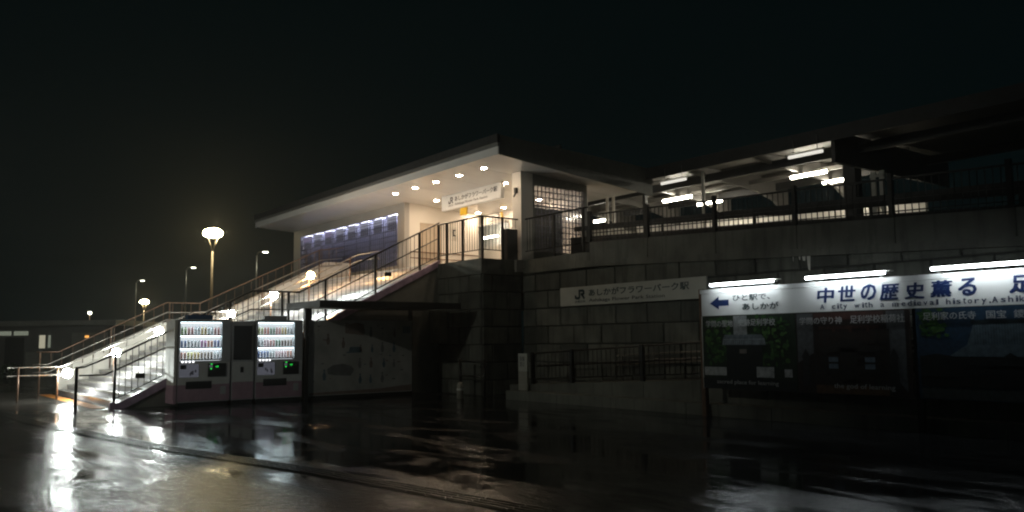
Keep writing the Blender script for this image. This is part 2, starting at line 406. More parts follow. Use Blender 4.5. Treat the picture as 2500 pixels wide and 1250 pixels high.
def retaining_wall():
    t = thing("retaining_wall", "long wall of large concrete blocks under the sloping fence and station name board", "wall", (-8, WY, 0))
    mb = MB(); mb.use('block').use('block_pale').use('block_dark').use('block')
    X0, X1 = -19.3, 6.0
    block_face(mb, X0, X1, -0.1, e_line, lambda a, d, z: (a, WY + d, z), -18.7)
    mb.use('mortar')
    mb.hexa([(X0, WY + .031, 0), (X1, WY + .031, 0), (X1, WY + .3, 0), (X0, WY + .3, 0), (X0, WY + .031, e_line(X0)), (X1, WY + .031, e_line(X1)), (X1, WY + .3, e_line(X1)), (X0, WY + .3, e_line(X0))])
    mb.build("block_face", None, t)
    # coping band and smooth upper panels, both following the ramp
    mb = MB(); xs = [X0, -16.4, X1]
    for xa, xb in zip(xs, xs[1:]):
        mb.hexa([(xa, WY - .03, e_line(xa)), (xb, WY - .03, e_line(xb)), (xb, WY + .3, e_line(xb)), (xa, WY + .3, e_line(xa)),
                 (xa, WY - .03, e_line(xa) + .16), (xb, WY - .03, e_line(xb) + .16), (xb, WY + .3, e_line(xb) + .16), (xa, WY + .3, e_line(xa) + .16)])
    mb.build("coping", 'concrete', t)
    mb = MB(); x = -16.4
    mb.box(X0, x, WY + .0, WY + .25, 3.612, 3.85)
    while x < X1:
        xb = x + 2.1
        mb.hexa([(x + .01, WY, e_line(x) + .162), (xb - .01, WY, e_line(xb) + .162), (xb - .01, WY + .25, e_line(xb) + .162), (x + .01, WY + .25, e_line(x) + .162),
                 (x + .01, WY, ramp_top(x)), (xb - .01, WY, ramp_top(xb)), (xb - .01, WY + .25, ramp_top(xb)), (x + .01, WY + .25, ramp_top(x))])
        x = xb
    mb.build("parapet", 'concrete', t)
    mb = MB()
    for (x, w, h) in ((-10.05, .05, .10), (-9.95, .10, .13), (-9.84, .09, .34), (-10.2, .02, .12)):
        mb.face([(x - w / 2, WY - .010, 3.20), (x + w / 2, WY - .010, 3.20), (x + w * .3, WY - .010, 3.20 - h), (x - w * .2, WY - .010, 3.20 - h * .9)])
    mb.build("stain", 'white_paint', t)
retaining_wall()

# ------------------------------------------------------------------ stairs, terrace
FZ = 3.85
SX0, SX1 = -29.6, -21.7
def stair_z(y):
    if y < 4.9: return 0.0
    if y < 8.1: return (y - 4.9) * 0.5
    if y < 9.4: return 1.6
    if y < 13.9: return 1.6 + (y - 9.4) * 0.5
    return FZ
def terrace():
    t = thing("terrace", "raised block faced terrace at the top of the stairs before the station entrance", "terrace", (-20.5, 14.5, 0))
    mb = MB(); mb.use('block').use('block_pale').use('block_dark').use('block')
    block_face(mb, -21.65, -19.33, -0.1, lambda a: 3.40, lambda a, d, z: (a, 13.82 + d, z), -21.0)
    block_face(mb, 13.85, 15.27, -0.1, lambda a: 3.40, lambda a, d, z: (-19.30 - d, a, z), 14.2)
    mb.use('mortar'); mb.box(-21.65, -19.331, 13.851, 15.27, 0.0, 3.40)
    mb.build("block_face", None, t)
    mb = MB(); mb.box(-21.66, -19.27, 13.79, 15.27, 3.401, 3.56)
    mb.build("coping", 'concrete', t)
    mb = MB(); mb.box(-21.66, -19.3, 13.82, 15.27, 3.561, FZ); mb.box(-35.9, -21.66, 13.9, 15.0, 3.4, FZ); mb.box(-19.3, -16.4, WY + .26, 17.9, 3.5, FZ)
    mb.build("floor_slab", 'concrete', t)
    mb = MB(); mb.box(-29.4, -22, 14.0, 14.3, FZ - .01, FZ + .012); mb.build("tactile_strip", 'tactile_yellow', t)
terrace()

def staircase():
    t = thing("staircase", "wide lamp lit granite staircase in two flights rising to the station entrance", "stairs", (-25.6, 9.4, 0))
    def flight(y0, z0, n, rise):
        mb = MB(); nb = MB()
        for k in range(n):
            y = y0 + 0.3 * k
            mb.box(SX0, SX1, y, y + 0.3 + (0.0 if k < n - 1 else 0.0), max(0, z0 + rise * k - 0.3) if k else max(-0.05, z0 - 0.2), z0 + rise * (k + 1) - 0.004)
            nb.box(SX0 + .25, SX1 - .02, y - 0.012, y + 0.045, z0 + rise * (k + 1) - 0.045, z0 + rise * (k + 1))
        f = mb.build("flight", 'riser', t); nb.build("nosing", 'nosing', f)
    flight(4.9, 0.0, 11, 1.6 / 11); flight(9.4, 1.6, 15, 2.25 / 15)
    mb = MB(); mb.box(SX0, SX1, 8.2, 9.4, 1.3, 1.6); l = mb.build("landing", 'step', t)
    mb = MB(); mb.box(SX0 + .4, SX1 - .3, 8.3, 8.6, 1.59, 1.612); mb.box(SX0 + .4, SX1 - .3, 9.0, 9.3, 1.59, 1.612); mb.build("tactile_strip", 'tactile_yellow', l)
    # side kerb the near railing stands on, with the dark side face below it
    ys = [4.7, 4.9, 8.1, 9.4, 13.9]
    mb = MB(); sb = MB()
    for a, b in zip(ys, ys[1:]):
        za, zb = stair_z(a) + .14, stair_z(b) + .14
        mb.hexa([(SX1, a, za - .2), (SX1 + .14, a, za - .2), (SX1 + .14, b, zb - .2), (SX1, b, zb - .2), (SX1, a, za), (SX1 + .14, a, za), (SX1 + .14, b, zb), (SX1, b, zb)])
        sb.hexa([(SX1, a, 0), (SX1 + .10, a, 0), (SX1 + .10, b, 0), (SX1, b, 0), (SX1, a, za - .2), (SX1 + .10, a, za - .2), (SX1 + .10, b, zb - .2), (SX1, b, zb - .2)])
    mb.build("kerb", 'kerb', t); sb.build("side_wall", 'grey_wall', t)
    # far solid parapet, white panels
    mb = MB()
    y = 4.9
    while y < 14.8:
        b = min(y + 1.0, 15.0)
        ya, yb = y + .01, b - .01
        mb.hexa([(SX0 - .12, ya, 0), (SX0, ya, 0), (SX0, yb, 0), (SX0 - .12, yb, 0), (SX0 - .12, ya, stair_z(ya) + .72), (SX0, ya, stair_z(ya) + .72), (SX0, yb, stair_z(yb) + .72), (SX0 - .12, yb, stair_z(yb) + .72)])
        y = b
    mb.build("parapet_panel", 'white_wall', t)
staircase()

def polyz(ys, h):  return [(y, stair_z(y) + h) for y in ys]
def sloped_railing(name, label, x, ys, posts, h, rails, mname, infill=True, cat="railing", post_foot=0.0, pr=0.028):
    t = thing(name, label, cat, (x, ys[0], stair_z(ys[0])))
    for hh, r in rails:
        MB().tube([(x, y, stair_z(y) + hh) for y in ys], r).build("rail", mname, t)
    for y in posts:
        MB().box(x - pr, x + pr, y - pr, y + pr, stair_z(y) + post_foot, stair_z(y) + h).build("post", mname, t)
    if infill:
        mb = MB(); y = ys[0] + .1; lo = .26
        while y < ys[-1]:
            z = stair_z(y); mb.tube([(x, y, z + lo), (x, y, z + h)], 0.010, 5); y += 0.14
        mb.tube([(x, yy, stair_z(yy) + lo) for yy in ys], 0.016, 6)
        mb.build("baluster_infill", mname, t)
    return t
YS = [4.9, 8.1, 9.4, 13.4, 13.9]
def stair_rails():
    x = SX1 + .07
    t = sloped_railing("stair_railing", "dark brown railing with thin balusters along the near edge of the stairs", x, [4.8, 4.9, 8.1, 9.4, 13.6, 13.9],
                       [4.8, 6.0, 7.5, 8.9, 9.08, 10.15, 11.7, 13.2], 1.28, [(1.28, .025)], 'dark_steel')
    MB().tube([(x - .09, y, stair_z(y) + .80) for y in (4.05, 4.6, 8.1, 9.4, 13.4, 13.9)], 0.019).build("handrail", 'dark_steel', t)
    MB().tube([(x, 3.98, .98), (x, 4.15, 1.0), (x, 4.8, 1.28)], 0.022).build("rail", 'dark_steel', t)
    MB().box(x - .03, x + .03, 3.95, 4.01, 0, 1.0).build("post", 'dark_steel', t)
    # sign plates clipped to the balusters
    for y in (5.25, 12.0):
        MB().box(x + .02, x + .035, y, y + .22, stair_z(y) + .52, stair_z(y) + .64).build("plate", 'black', t)
    # centre handrail with the lamps
    t = thing("center_handrail", "stainless double handrail up the middle of the stairs carrying the lamps", "handrail", (-26.2, 4.5, 0))
    xc = -26.2
    for hh in (0.92, 0.70):
        MB().tube([(xc, 3.15, hh - .06), (xc, 3.15, hh), (xc, 4.45, hh), (xc, 8.0, stair_z(8.0) + hh), (xc, 9.3, stair_z(9.3) + hh), (xc, 13.5, stair_z(13.5) + hh - .05), (xc, 14.3, FZ + hh - .08), (xc, 14.32, FZ + hh - .16)], 0.02).build("rail", 'steel', t)
    for y in (3.4, 4.35, 5.78, 7.3, 9.03, 10.4, 11.7, 13.2):
        MB().tube([(xc, y, stair_z(y)), (xc, y, stair_z(y) + .92)], 0.028).build("post", 'bronze', t)
    # far balustrade and handrail on the parapet
    xf = -29.55
    t = thing("far_railing", "thin stainless balustrade along the far edge of the stairs", "railing", (xf, 4.6, 0))
    ys = [4.3, 4.9, 8.1, 9.2, 13.6, 14.6]
    MB().tube([(xf, y, stair_z(y) + 1.3) for y in ys], 0.02).build("rail", 'bronze', t)
    mb = MB(); y = 4.4
    while y < 14.6: mb.tube([(xf, y, stair_z(y) + .6), (xf, y, stair_z(y) + 1.3)], 0.011, 5); y += 0.30
    mb.build("baluster_infill", 'bronze', t)
    for hh in (1.02, 0.78):
        MB().tube([(xf + .09, 4.2, hh - .1), (xf + .09, 4.6, hh - .1), (xf + .09, 8.1, stair_z(8.1) + hh - .05), (xf + .09, 9.3, stair_z(9.3) + hh - .05), (xf + .09, 13.6, stair_z(13.6) + hh - .12), (xf + .09, 14.5, FZ + hh - .15)], 0.021).build("handrail", 'steel', t)
    for y in (4.4, 6.4, 8.2, 9.2, 11.4, 13.6):
        MB().tube([(xf, y, stair_z(y)), (xf, y, stair_z(y) + 1.3)], 0.026).build("post", 'bronze', t)
    # lamps
    pos = [(4.55, .74), (5.78, 1.28), (6.93, 1.87), (9.03, 2.42), (10.4, 3.05), (11.65, 3.72)]
    words = ["lowest of the white lamps at the foot of the center handrail", "second white lamp up the lower flight of the stairs", "third white lamp on the stairs, just left of the lit vending machine",
             "white lamp over the stair landing between the vending machines", "topmost white lamp on the upper flight of the stairs", "orange lamp near the top of the center handrail"]
    for k, ((y, z), w) in enumerate(zip(pos, words)):
        l = thing("handrail_lamp", w, "lamp", (xc + .24, y, z), "lamps along the stair handrail")
        prof = [(0.004, -.125), (.075, -.105), (.115, -.055), (.125, 0), (.115, .055), (.075, .105), (.004, .125)]
        MB().lathe(prof, (xc + .24, y, z), 12).build("bulb", 'e_orange' if k == 5 else 'e_hand', l)
        MB().tube([(xc, y, z + .0), (xc + .17, y, z)], 0.02, 6).build("bracket", 'steel', l)
stair_rails()

def flat_railing(name, label, pts, posts, z, h, lo, sp=0.125):
    t = thing(name, label, "railing", (*pts[0], z))
    MB().tube([(x, y, z + h) for x, y in pts], 0.024).build("rail", 'dark_steel', t)
    MB().tube([(x, y, z + lo) for x, y in pts], 0.016, 6).build("rail", 'dark_steel', t)
    mb = MB()
    for (xa, ya), (xb, yb) in zip(pts, pts[1:]):
        L = math.hypot(xb - xa, yb - ya); n = max(1, round(L / sp))
        for k in range(1, n): mb.tube([(xa + (xb - xa) * k / n, ya + (yb - ya) * k / n, z + lo), (xa + (xb - xa) * k / n, ya + (yb - ya) * k / n, z + h)], 0.009, 5)
    mb.build("baluster_infill", 'dark_steel', t)
    for x, y in posts: MB().box(x - .03, x + .03, y - .03, y + .03, z, z + h).build("post", 'dark_steel', t)
    return t
t = flat_railing("terrace_railing", "dark brown balustrade round the terrace corner below the station entrance", [(SX1 + .07, 13.9), (-19.36, 13.9), (-19.36, 15.35), (-16.5, 15.35)],
             [(SX1 + .07, 13.88), (-21.2, 13.9), (-20.35, 13.9), (-19.36, 13.9), (-19.36, 14.62), (-19.36, 15.35), (-17.9, 15.35), (-16.7, 15.35)], FZ, 1.22, 0.26)

# fence along the ramp
def ramp_fence():
    t = thing("ramp_fence", "dark square grid fence on top of the sloping block wall", "fence", (-16.5, WY + .1, 4.1))
    y = WY + .12; xs = [-16.5 + 2.1 * k for k in range(7)]
    for x in xs: MB().box(x - .045, x + .045, y - .045, y + .045, e_line(x) + .2, ramp_top(x) + .86).build("post", 'dark_steel', t)
    for xa, xb in zip(xs, xs[1:]):
        mb = MB()
        for h in (.76, .38, .26, .13, .03):
            mb.bar((xa, y, ramp_top(xa) + h), (xb, y, ramp_top(xb) + h), .022, .024 if h < .7 else .04)
        n = 16
        for k in range(1, n):
            x = xa + (xb - xa) * k / n; mb.box(x - .008, x + .008, y - .008, y + .008, ramp_top(x) + .03, ramp_top(x) + .76)
        mb.build("grid_panel", 'dark_steel', t)
    # the ramp's floor and its far side: dark parapet with a wide rail board above it
    zb = lambda x: 4.56 - .053 * (x + 18.2)
    xs = [-19.0, 4.0]
    mb = MB(); a, b = xs
    mb.hexa([(a, 16.95, 3.4), (b, 16.95, 3.0), (b, 17.05, 3.0), (a, 17.05, 3.4), (a, 16.95, zb(a)), (b, 16.95, zb(b)), (b, 17.05, zb(b)), (a, 17.05, zb(a))])
    o = mb.build("ramp_parapet", 'canopy_dark'); tag(o, "dark parapet on the far side of the upper ramp behind the grid fence", "parapet")
    mb = MB(); 
    mb.hexa([(a, 17.1, zb(a) + .2), (b, 17.1, zb(b) + .2), (b, 17.16, zb(b) + .2), (a, 17.16, zb(a) + .2), (a, 17.1, zb(a) + .34), (b, 17.1, zb(b) + .56), (b, 17.16, zb(b) + .56), (a, 17.16, zb(a) + .34)])
    for k in range(7):
        x = -18.5 + 3 * k; mb.box(x - .03, x + .03, 17.17, 17.22, 3.4, zb(x) + .3)
    o = mb.build("ramp_board", 'canopy_dark'); tag(o, "dark sloping rail board between the grid fence and the platform", "rail board")
    mb = MB(); mb.hexa([(a, WY + .26, 3.3), (b, WY + .26, 2.5), (b, 16.95, 2.5), (a, 16.95, 3.3), (a, WY + .26, 3.84), (b, WY + .26, e_line(b) + .4), (b, 16.95, e_line(b) + .4), (a, 16.95, 3.84)])
    struct(mb.build("ramp_path", 'concrete'))
ramp_fence()

# ------------------------------------------------------------------ station building
BX0, BX1, BY0, BY1 = -35.7, -19.2, 15.2, 19.0
HX = -25.95           # left side wall of the entrance hall
def soffit_z(y): return 6.60 - max(0, (y - 13.5)) * 0.06
def station():
    t = thing("station_building", "pale station house with warm lit entrance hall under a deep flat eave", "station", (-27, 16, FZ))
    # floor and walls
    MB().box(BX0, BX1, BY0 - .2, 22, 3.5, FZ + .003).build("floor", 'floor', t)
    mb = MB()
    zt = 6.598
    # front wall around the glazed opening
    gx0, gx1, gz0, gz1 = -35.0, -26.45, 4.25, 6.18
    mb.box(BX0, gx0, BY0, BY0 + .2, FZ, zt); mb.box(gx1, HX, BY0, BY0 + .2, FZ, zt)
    mb.box(gx0, gx1, BY0, BY0 + .2, gz1, zt); mb.box(gx0, gx1, BY0, BY0 + .2, FZ, gz0)
    mb.box(BX0, BX0 + .2, BY0 + .2, BY1, FZ, zt)
    mb.build("front_wall", 'facade', t)
    mb = MB(); mb.box(HX - .2, HX, BY0 + .201, 18.45, FZ, zt); mb.build("hall_side_wall", 'white_wall', t)
    # back wall of the hall with the gate opening
    mb = MB()
    mb.box(-24.35, -20.3, 18.7, 18.9, FZ, zt); mb.box(-26.4, -24.35, 18.7, 18.9, 5.93, zt)
    mb.build("hall_back_wall", 'white_wall', t)
    MB().box(BX0 + .2, -26.41, 18.7, 18.9, FZ, zt).build("rear_wall", 'grey_wall', t)
    # corner pillar and side wall
    mb = MB(); mb.box(-19.62, BX1, BY0, BY0 + .45, FZ, zt); mb.build("corner_pillar", 'white_wall', t)
    mb = MB(); x0 = BX1 - .15
    wy0, wy1, wz0, wz1 = 15.72, 17.72, 4.15, 6.14
    mb.box(x0, BX1 + .002, BY0 + .451, wy0, FZ, zt); mb.box(x0, BX1 + .002, wy1, 17.85, FZ, zt)
    mb.box(x0, BX1 + .002, wy0, wy1, FZ, wz0); mb.box(x0, BX1 + .002, wy0, wy1, wz1, zt)
    mb.build("side_wall", 'grey_wall', t)
    # side window
    f = MB()
    for k in range(14): y = wy0 + (wy1 - wy0) * k / 13; f.box(BX1 - .05, BX1 - .03, y - .014, y + .014, wz0, wz1)
    for k in range(12): z = wz1 - k * 0.172; f.box(BX1 - .049, BX1 - .031, wy0, wy1, z - .014, z + .014)
    f.box(BX1 - .1, BX1 + .01, wy0, wy1, 5.50, 5.535)
    w = f.build("window", 'mullion', t)
    MB().box(BX1 - .064, BX1 - .056, wy0, wy1, wz0, wz1).build("pane", 'pane', w)
    # kiosk partition behind the side window
    MB().box(-20.2, -20.1, BY0 + .5, 17.6, FZ, 5.62).build("partition", 'grey_wall', t)
    # glazed front screen: translucent lavender sheet behind a grid of mullions
    g = MB(); n = 8; wpan = (gx1 - gx0) / n
    for k in range(n + 1): x = gx0 + wpan * k; g.box(x - .03, x + .03, BY0 + .02, BY0 + .05, gz0, gz1)
    for k in range(n):
        for q in range(1, 7): x = gx0 + wpan * (k + q / 7); g.box(x - .013, x + .013, BY0 + .026, BY0 + .046, gz0, gz1)
    for k in range(10): z = gz1 - k * .205; g.box(gx0, gx1, BY0 + .026, BY0 + .0425, z - .010, z + .010)
    w = g.build("glazed_screen", 'mullion', t)
    MB().box(gx0, gx1, BY0 + .052, BY0 + .058, gz0, gz1).build("pane", 'pane', w)
    MB().box(gx0 - .1, gx1 + .1, BY0 + .34, BY0 + .38, gz0 - .2, gz1 + .2).build("frosted_sheet", 'lavender', w)
    MB().box(gx0 - .1, gx1 + .1, BY0 + .201, BY0 + .40, gz1 + .15, gz1 + .2).build("light_trough", 'grey_wall', w)
    # small lamps in the trough behind the screen; lower box paints their fading glow
    for k in range(n):
        xa = gx0 + wpan * (k + .12); 
        MB().box(xa, xa + wpan * .62, BY0 + .10, BY0 + .13, gz1 - .27, gz1 - .03).build("glow_box", 'e_violet' if k in (0, 2) else 'e_lav', w)
        MB().box(xa, xa + wpan * .62, BY0 + .11, BY0 + .13, gz1 - .56, gz1 - .272).build("glow_box", 'e_lav_low', w)
        MB().box(xa, xa + wpan * .62, BY0 + .16, BY0 + .24, gz1 - .02, gz1 - .005).build("strip_light", 'e_strip_lav', w)
    # hall door and wall plates
    d = MB(); d.box(HX, HX + .03, 15.85, 16.75, FZ, 5.8); d = d.build("door", 'door', t)
    MB().tube([(HX + .06, 16.62, 4.75), (HX + .06, 16.62, 5.0)], .012).build("handle", 'steel', d)
    MB().box(HX, HX + .02, 16.95, 17.5, 5.3, 5.75).build("notice_board", 'white_paint', t)
    mb = MB(); mb.box(HX + .021, HX + .026, 17.25, 17.32, 5.4, 5.65); mb.box(HX + .021, HX + .026, 17.32, 17.4, 5.4, 5.45); mb.box(HX + .021, HX + .026, 17.32, 17.4, 5.6, 5.65); mb.build("notice_mark", 'ink', t)
    MB().tube([(HX + .07, 15.4, 4.72), (HX + .07, 18.5, 4.72)], .02).build("wall_rail", 'bronze', t)
    MB().tube([(HX + .07, 15.4, 4.5), (HX + .07, 18.5, 4.5)], .02).build("wall_rail", 'bronze', t)
    # ticket gate bay seen in the opening
    MB().box(-29.5, -23.6, 20.6, 20.7, FZ, 6.5).build("gate_bay", 'white_wall', t)
    MB().box(-27.6, -24.4, 19.3, 19.6, FZ, 5.2).build("gate_counter", 'white_wall', t)
    # fare board, yellow bar, exit plate on the hall's back wall
    MB().box(-25.55, -24.95, 18.66, 18.70, 6.02, 6.42).build("fare_board", 'vend_grey', t)
    mb = MB()
    for k in range(4): mb.box(-25.5 + .01, -25.0, 18.655, 18.66, 6.07 + .085 * k, 6.10 + .085 * k)
    mb.build("fare_lines", 'white_paint', t)
    MB().box(-24.82, -24.72, 18.66, 18.70, 5.98, 6.42).build("yellow_bar", 'yellow', t)
    mb = MB(); add_text(mb, "出口 改札 きっぷ", lambda u, v, dd: (u, 18.70 - dd, v), -24.62, -23.9, 6.12, 6.28)
    mb.build("wall_lettering", 'grey_ink', t)
    # roof
    rx0, rx1, ry0, ry1 = -35.95, -18.04, 13.5, 19.6
    za, zb = soffit_z(ry0 + .02), soffit_z(ry1)
    MB().hexa([(rx0 + .02, ry0 + .02, za), (rx1 - .02, ry0 + .02, za), (rx1 - .02, ry1, zb), (rx0 + .02, ry1, zb), (rx0 + .02, ry0 + .02, za + .06), (rx1 - .02, ry0 + .02, za + .06), (rx1 - .02, ry1, zb + .06), (rx0 + .02, ry1, zb + .06)]).build("soffit", 'soffit', t)
    mb = MB(); x = rx0 + 1.6
    while x < rx1 - .5:
        mb.hexa([(x, ry0 + .05, za - .0035), (x + .012, ry0 + .05, za - .0035), (x + .012, ry1, zb - .0035), (x, ry1, zb - .0035), (x, ry0 + .05, za + .01), (x + .012, ry0 + .05, za + .01), (x + .012, ry1, zb + .01), (x, ry1, zb + .01)]); x += 1.82
    mb.build("soffit_joint", 'fascia', t)
    r = MB(); r.hexa([(rx0, ry0 + .05, 6.661), (rx1 - .05, ry0 + .05, 6.661), (rx1 - .05, ry1, zb + .061), (rx0, ry1, zb + .061), (rx0, ry0 + .05, 7.12), (rx1 - .05, ry0 + .05, 7.12), (rx1 - .05, ry1, 6.85), (rx0, ry1, 6.85)])
    r = r.build("roof", 'roof', t)
    mb = MB(); mb.box(rx0, rx1, ry0, ry0 + .045, 6.58, 6.80); mb.build("fascia", 'soffit', r)
    mb = MB(); mb.box(rx0 - .02, rx1 + .02, ry0 - .03, ry0 + .046, 6.803, 6.90); mb.build("gutter", 'fascia', r)
    mb = MB(); mb.box(rx0 - .03, rx1 + .03, ry0 - .05, ry0 + .046, 6.903, 7.14); mb.build("roof_edge", 'roof', r)
    mb = MB(); mb.hexa([(rx1 - .05, ry0 + .047, 6.58), (rx1, ry0 + .047, 6.58), (rx1, ry1, 6.02), (rx1 - .05, ry1, 6.02), (rx1 - .05, ry0 + .047, 7.13), (rx1, ry0 + .047, 7.13), (rx1, ry1, 6.88), (rx1 - .05, ry1, 6.88)])
    mb.build("verge", 'grey_wall', r)
    MB().box(-34, -18.6, 16.2, 16.3, 7.0, 7.32).build("ridge", 'roof', r)
    # dark cabinet beside the pillar, its lamp plate
    o = MB().box(-19.55, -19.25, 14.72, 15.1, FZ, 4.75).build("fire_cabinet", 'black')
    tag(o, "dark cabinet standing behind the railing at the foot of the corner pillar", "cabinet")
    o = MB().box(-19.44, -19.35, 15.12, 15.2, 5.86, 6.02); o.tube([(-19.39, 15.14, 5.86), (-19.36, 15.06, 5.74)], .025)
    o = o.build("security_camera", 'ink'); tag(o, "small dark camera mounted high on the white corner pillar", "camera")
station()

def downlights():
    rows = [([-19.70, -21.0, -22.3, -23.58, -24.88], 14.22, "front row under the eave"), ([-20.8, -22.83, -24.8], 15.83, "second row inside the hall mouth"), ([-22.0, -24.0, -25.6], 18.2, "back row deep in the hall")]
    words = [["nearest the eave corner", "second from the eave corner", "third from the eave corner, mid row", "fourth from the eave corner", "farthest from the eave corner, left end"],
             ["beside the corner pillar", "just above the hanging station name board", "left of the hanging station name board"],
             ["behind the corner pillar", "in the middle of the hall", "just below the hanging name board"]]
    for (xs, y, rn), ws in zip(rows, words):
        for x, w in zip(xs, ws):
            l = thing("downlight", "recessed downlight, %s, %s" % (rn, w), "ceiling light", (x, y, 6.6), "downlights in the station soffit")
            dz = soffit_z(y) - 6.6
            MB().lathe([(.085, 6.592), (.115, 6.590), (.115, 6.612), (.085, 6.612)], (x, y, dz), 20).build("trim_ring", 'soffit', l)
            MB().lathe([(.082, 6.586), (.082, 6.61)], (x, y, dz), 20).build("lamp_disc", 'e_down', l)
downlights()

def name_board(fn, mb_dark, mb_grey, u0, u1, v0, v1):
    w, h = u1 - u0, v1 - v0
    P = lambda a, b: (u0 + a * w, v0 + b * h)
    q = P(.118, .35); r = P(.20, .84); logo(mb_dark, fn, q[0], r[0], q[1], r[1])
    q = P(.118, .12); r = P(.205, .27); add_text(mb_dark, "JR東日本", fn, q[0], r[0], q[1], r[1], bold=.012)
    q = P(.235, .46); r = P(.96, .84); add_text(mb_dark, "あしかがフラワーパーク駅", fn, q[0], r[0], q[1], r[1], bold=.022)
    q = P(.235, .10); r = P(.80, .33); add_text(mb_grey, "Ashikaga Flower Park Station", fn, q[0], r[0], q[1], r[1], bold=.012)

def signs():
    # board hanging in the hall mouth
    y = 15.62
    t = thing("hanging_sign", "white station name box hanging from the warm lit hall ceiling", "sign", (-22.5, y, 6.0))
    MB().box(-24.15, -20.75, y, y + .14, 5.96, 6.47).build("sign_box", 'sign_white', t, bevel=.008)
    for x in (-23.6, -21.3): MB().tube([(x, y + .07, 6.46), (x, y + .07, 6.6)], .015).build("hanger", 'steel', t)
    mb = MB(); fn = lambda u, v, d: (u, y - d, v)
    name_board(fn, mb, mb, -24.1, -20.8, 6.0, 6.44); mb.build("lettering", 'ink', t)
    mb = MB(); mb.box(-24.9, -24.5, 16.9, 16.95, 6.02, 6.3)
    o = mb.build("guide_sign", 'yellow'); mb = MB(); mb.tube([(-24.7, 16.92, 6.3), (-24.7, 16.92, 6.6)], .012)
    tag(o, "small yellow guide sign hanging deeper in the hall behind the name box", "sign"); mb.build("hanger", 'steel', o)
    # name board on the block wall
    y = WY - .06
    t = thing("station_name_board", "dim white station name board with dark lettering fixed to the block wall", "sign", (-15.1, y, 2.4))
    MB().box(-17.55, -12.45, y, y + .05, 2.425, 2.93).build("board", 'sign_wall', t, bevel=.004)
    fn = lambda u, v, d: (u, y - d, v); mb = MB(); gb = MB()
    name_board(fn, mb, gb, -17.5, -12.78, 2.43, 2.92); mb.build("lettering", 'ink_green', t); gb.build("lettering", 'ink', t)
signs()

# ------------------------------------------------------------------ lit tourist banner with posters
BY = 13.0; K = BY / 15.0
def bx(x): return x * K
def bz(z): return 1.5 + (z - 1.5) * K
def banner():
    y = BY
    fn = lambda u, v, d: (bx(u), y - d, bz(v))
    t = thing("banner_board", "long white lit board with a blue arrow and blue brush lettering", "billboard", (bx(-9), y, 1.5))
    X1 = -1.5
    MB().box(bx(-12.42), bx(X1), y, y + .06, bz(2.01), bz(2.50)).build("board", 'sign_white', t)
    MB().box(bx(-12.46), bx(X1), y - .004, y + .07, bz(2.508), bz(2.60)).build("top_trim", 'sign_white', t)
    mb = MB(); a = fn
    # arrow
    mb.face([a(-12.17, 2.28, .004), a(-11.93, 2.14, .004), a(-11.93, 2.22, .004), a(-11.66, 2.22, .004), a(-11.66, 2.35, .004), a(-11.93, 2.35, .004), a(-11.93, 2.43, .004)])
    mb.build("arrow", 'blue', t)
    mb = MB()
    add_text(mb, "ひと駅で、", fn, -11.55, -10.60, 2.31, 2.44, bold=.008)
    add_text(mb, "あしかが", fn, -11.30, -10.40, 2.11, 2.25, bold=.02)
    mb.build("lettering", 'ink_green', t)
    mb = MB()
    for ch, x in zip("中世の歴史薫る", (-9.50, -9.05, -8.58, -8.20, -7.72, -7.25, -6.78)):
        dz = random.uniform(-.01, .012)
        add_text(mb, ch, fn, x, x + (.34 if ch not in "のる" else .29), 2.19 + dz, 2.475 + dz, bold=.04, slant=.12)
    add_text(mb, "足", fn, -5.95, -5.58, 2.2, 2.48, bold=.04, slant=.12)
    mb.build("lettering", 'blue', t)
    mb = MB(); s = "A city with a medieval history,Ashikaga"; x = -9.44; adv = (9.44 - 5.42) / 34.0
    wd = {'i': .5, 'l': .5, 't': .65, ',': .45, ' ': 1.0, 'm': 1.5, 'w': 1.35, 'A': 1.2}
    for ch in s:
        w = wd.get(ch, 1.0)
        if ch != ' ':
            hgt = .098 if ch in "Athdlik" else (.068 if ch not in "ygp," else .098)
            z0 = 2.055 - (.03 if ch in "ygp" else 0)
            if ch == ',': hgt = .035; z0 = 2.04
            add_text(mb, ch, fn, x, x + adv * .62 * w, z0, z0 + hgt, bold=.02)
        x += adv * w * .97
    mb.build("lettering", 'grey_blue', t)
    for px in (-12.50, -7.60, -2.6):
        MB().box(bx(px) - .045, bx(px) + .045, y + .061, y + .16, 0, bz(2.62)).build("post", 'bronze' if px < -12 else 'dark_steel', t)
    # white edge strip beside the first post
    MB().box(bx(-12.425), bx(-12.41), y - .01, y + .05, bz(.4), bz(2.0)).build("edge_strip", 'white_paint', t)
    # fluorescent lamps above the board
    tz = bz(2.675)
    for (xa, xb, w) in ((-12.0, -10.37, "short white tube lamp above the blue arrow of the banner"), (-9.62, -7.98, "white tube lamp above the middle of the banner lettering"), (-7.13, -5.45, "white tube lamp at the right end of the banner, cut by the picture's edge")):
        l = thing("tube_lamp", w, "lamp", (bx(xa), y - .16, tz), "tube lamps over the banner")
        MB().tube([(bx(xa), y - .16, tz), (bx(xb), y - .16, tz)], .024, 10).build("tube", 'e_tube', l)
        MB().box(bx(xa) - .04, bx(xb) + .09, y - .13, y - .06, tz + .02, tz + .035).build("reflector", 'white_paint', l)
        for xx in (xa + .1, xb - .1): MB().box(bx(xx) - .015, bx(xx) + .015, y - .14, y + .01, tz - .06, tz - .045).build("bracket", 'steel', l)
        MB().box(bx(xb) + .01, bx(xb) + .07, y - .18, y - .14, tz - .015, tz + .015).build("end_cap", 'white_paint', l)
M['grey_blue'] = mat("ink_slate", (0.035, 0.05, 0.10), 0.5, var=0.1)
banner()

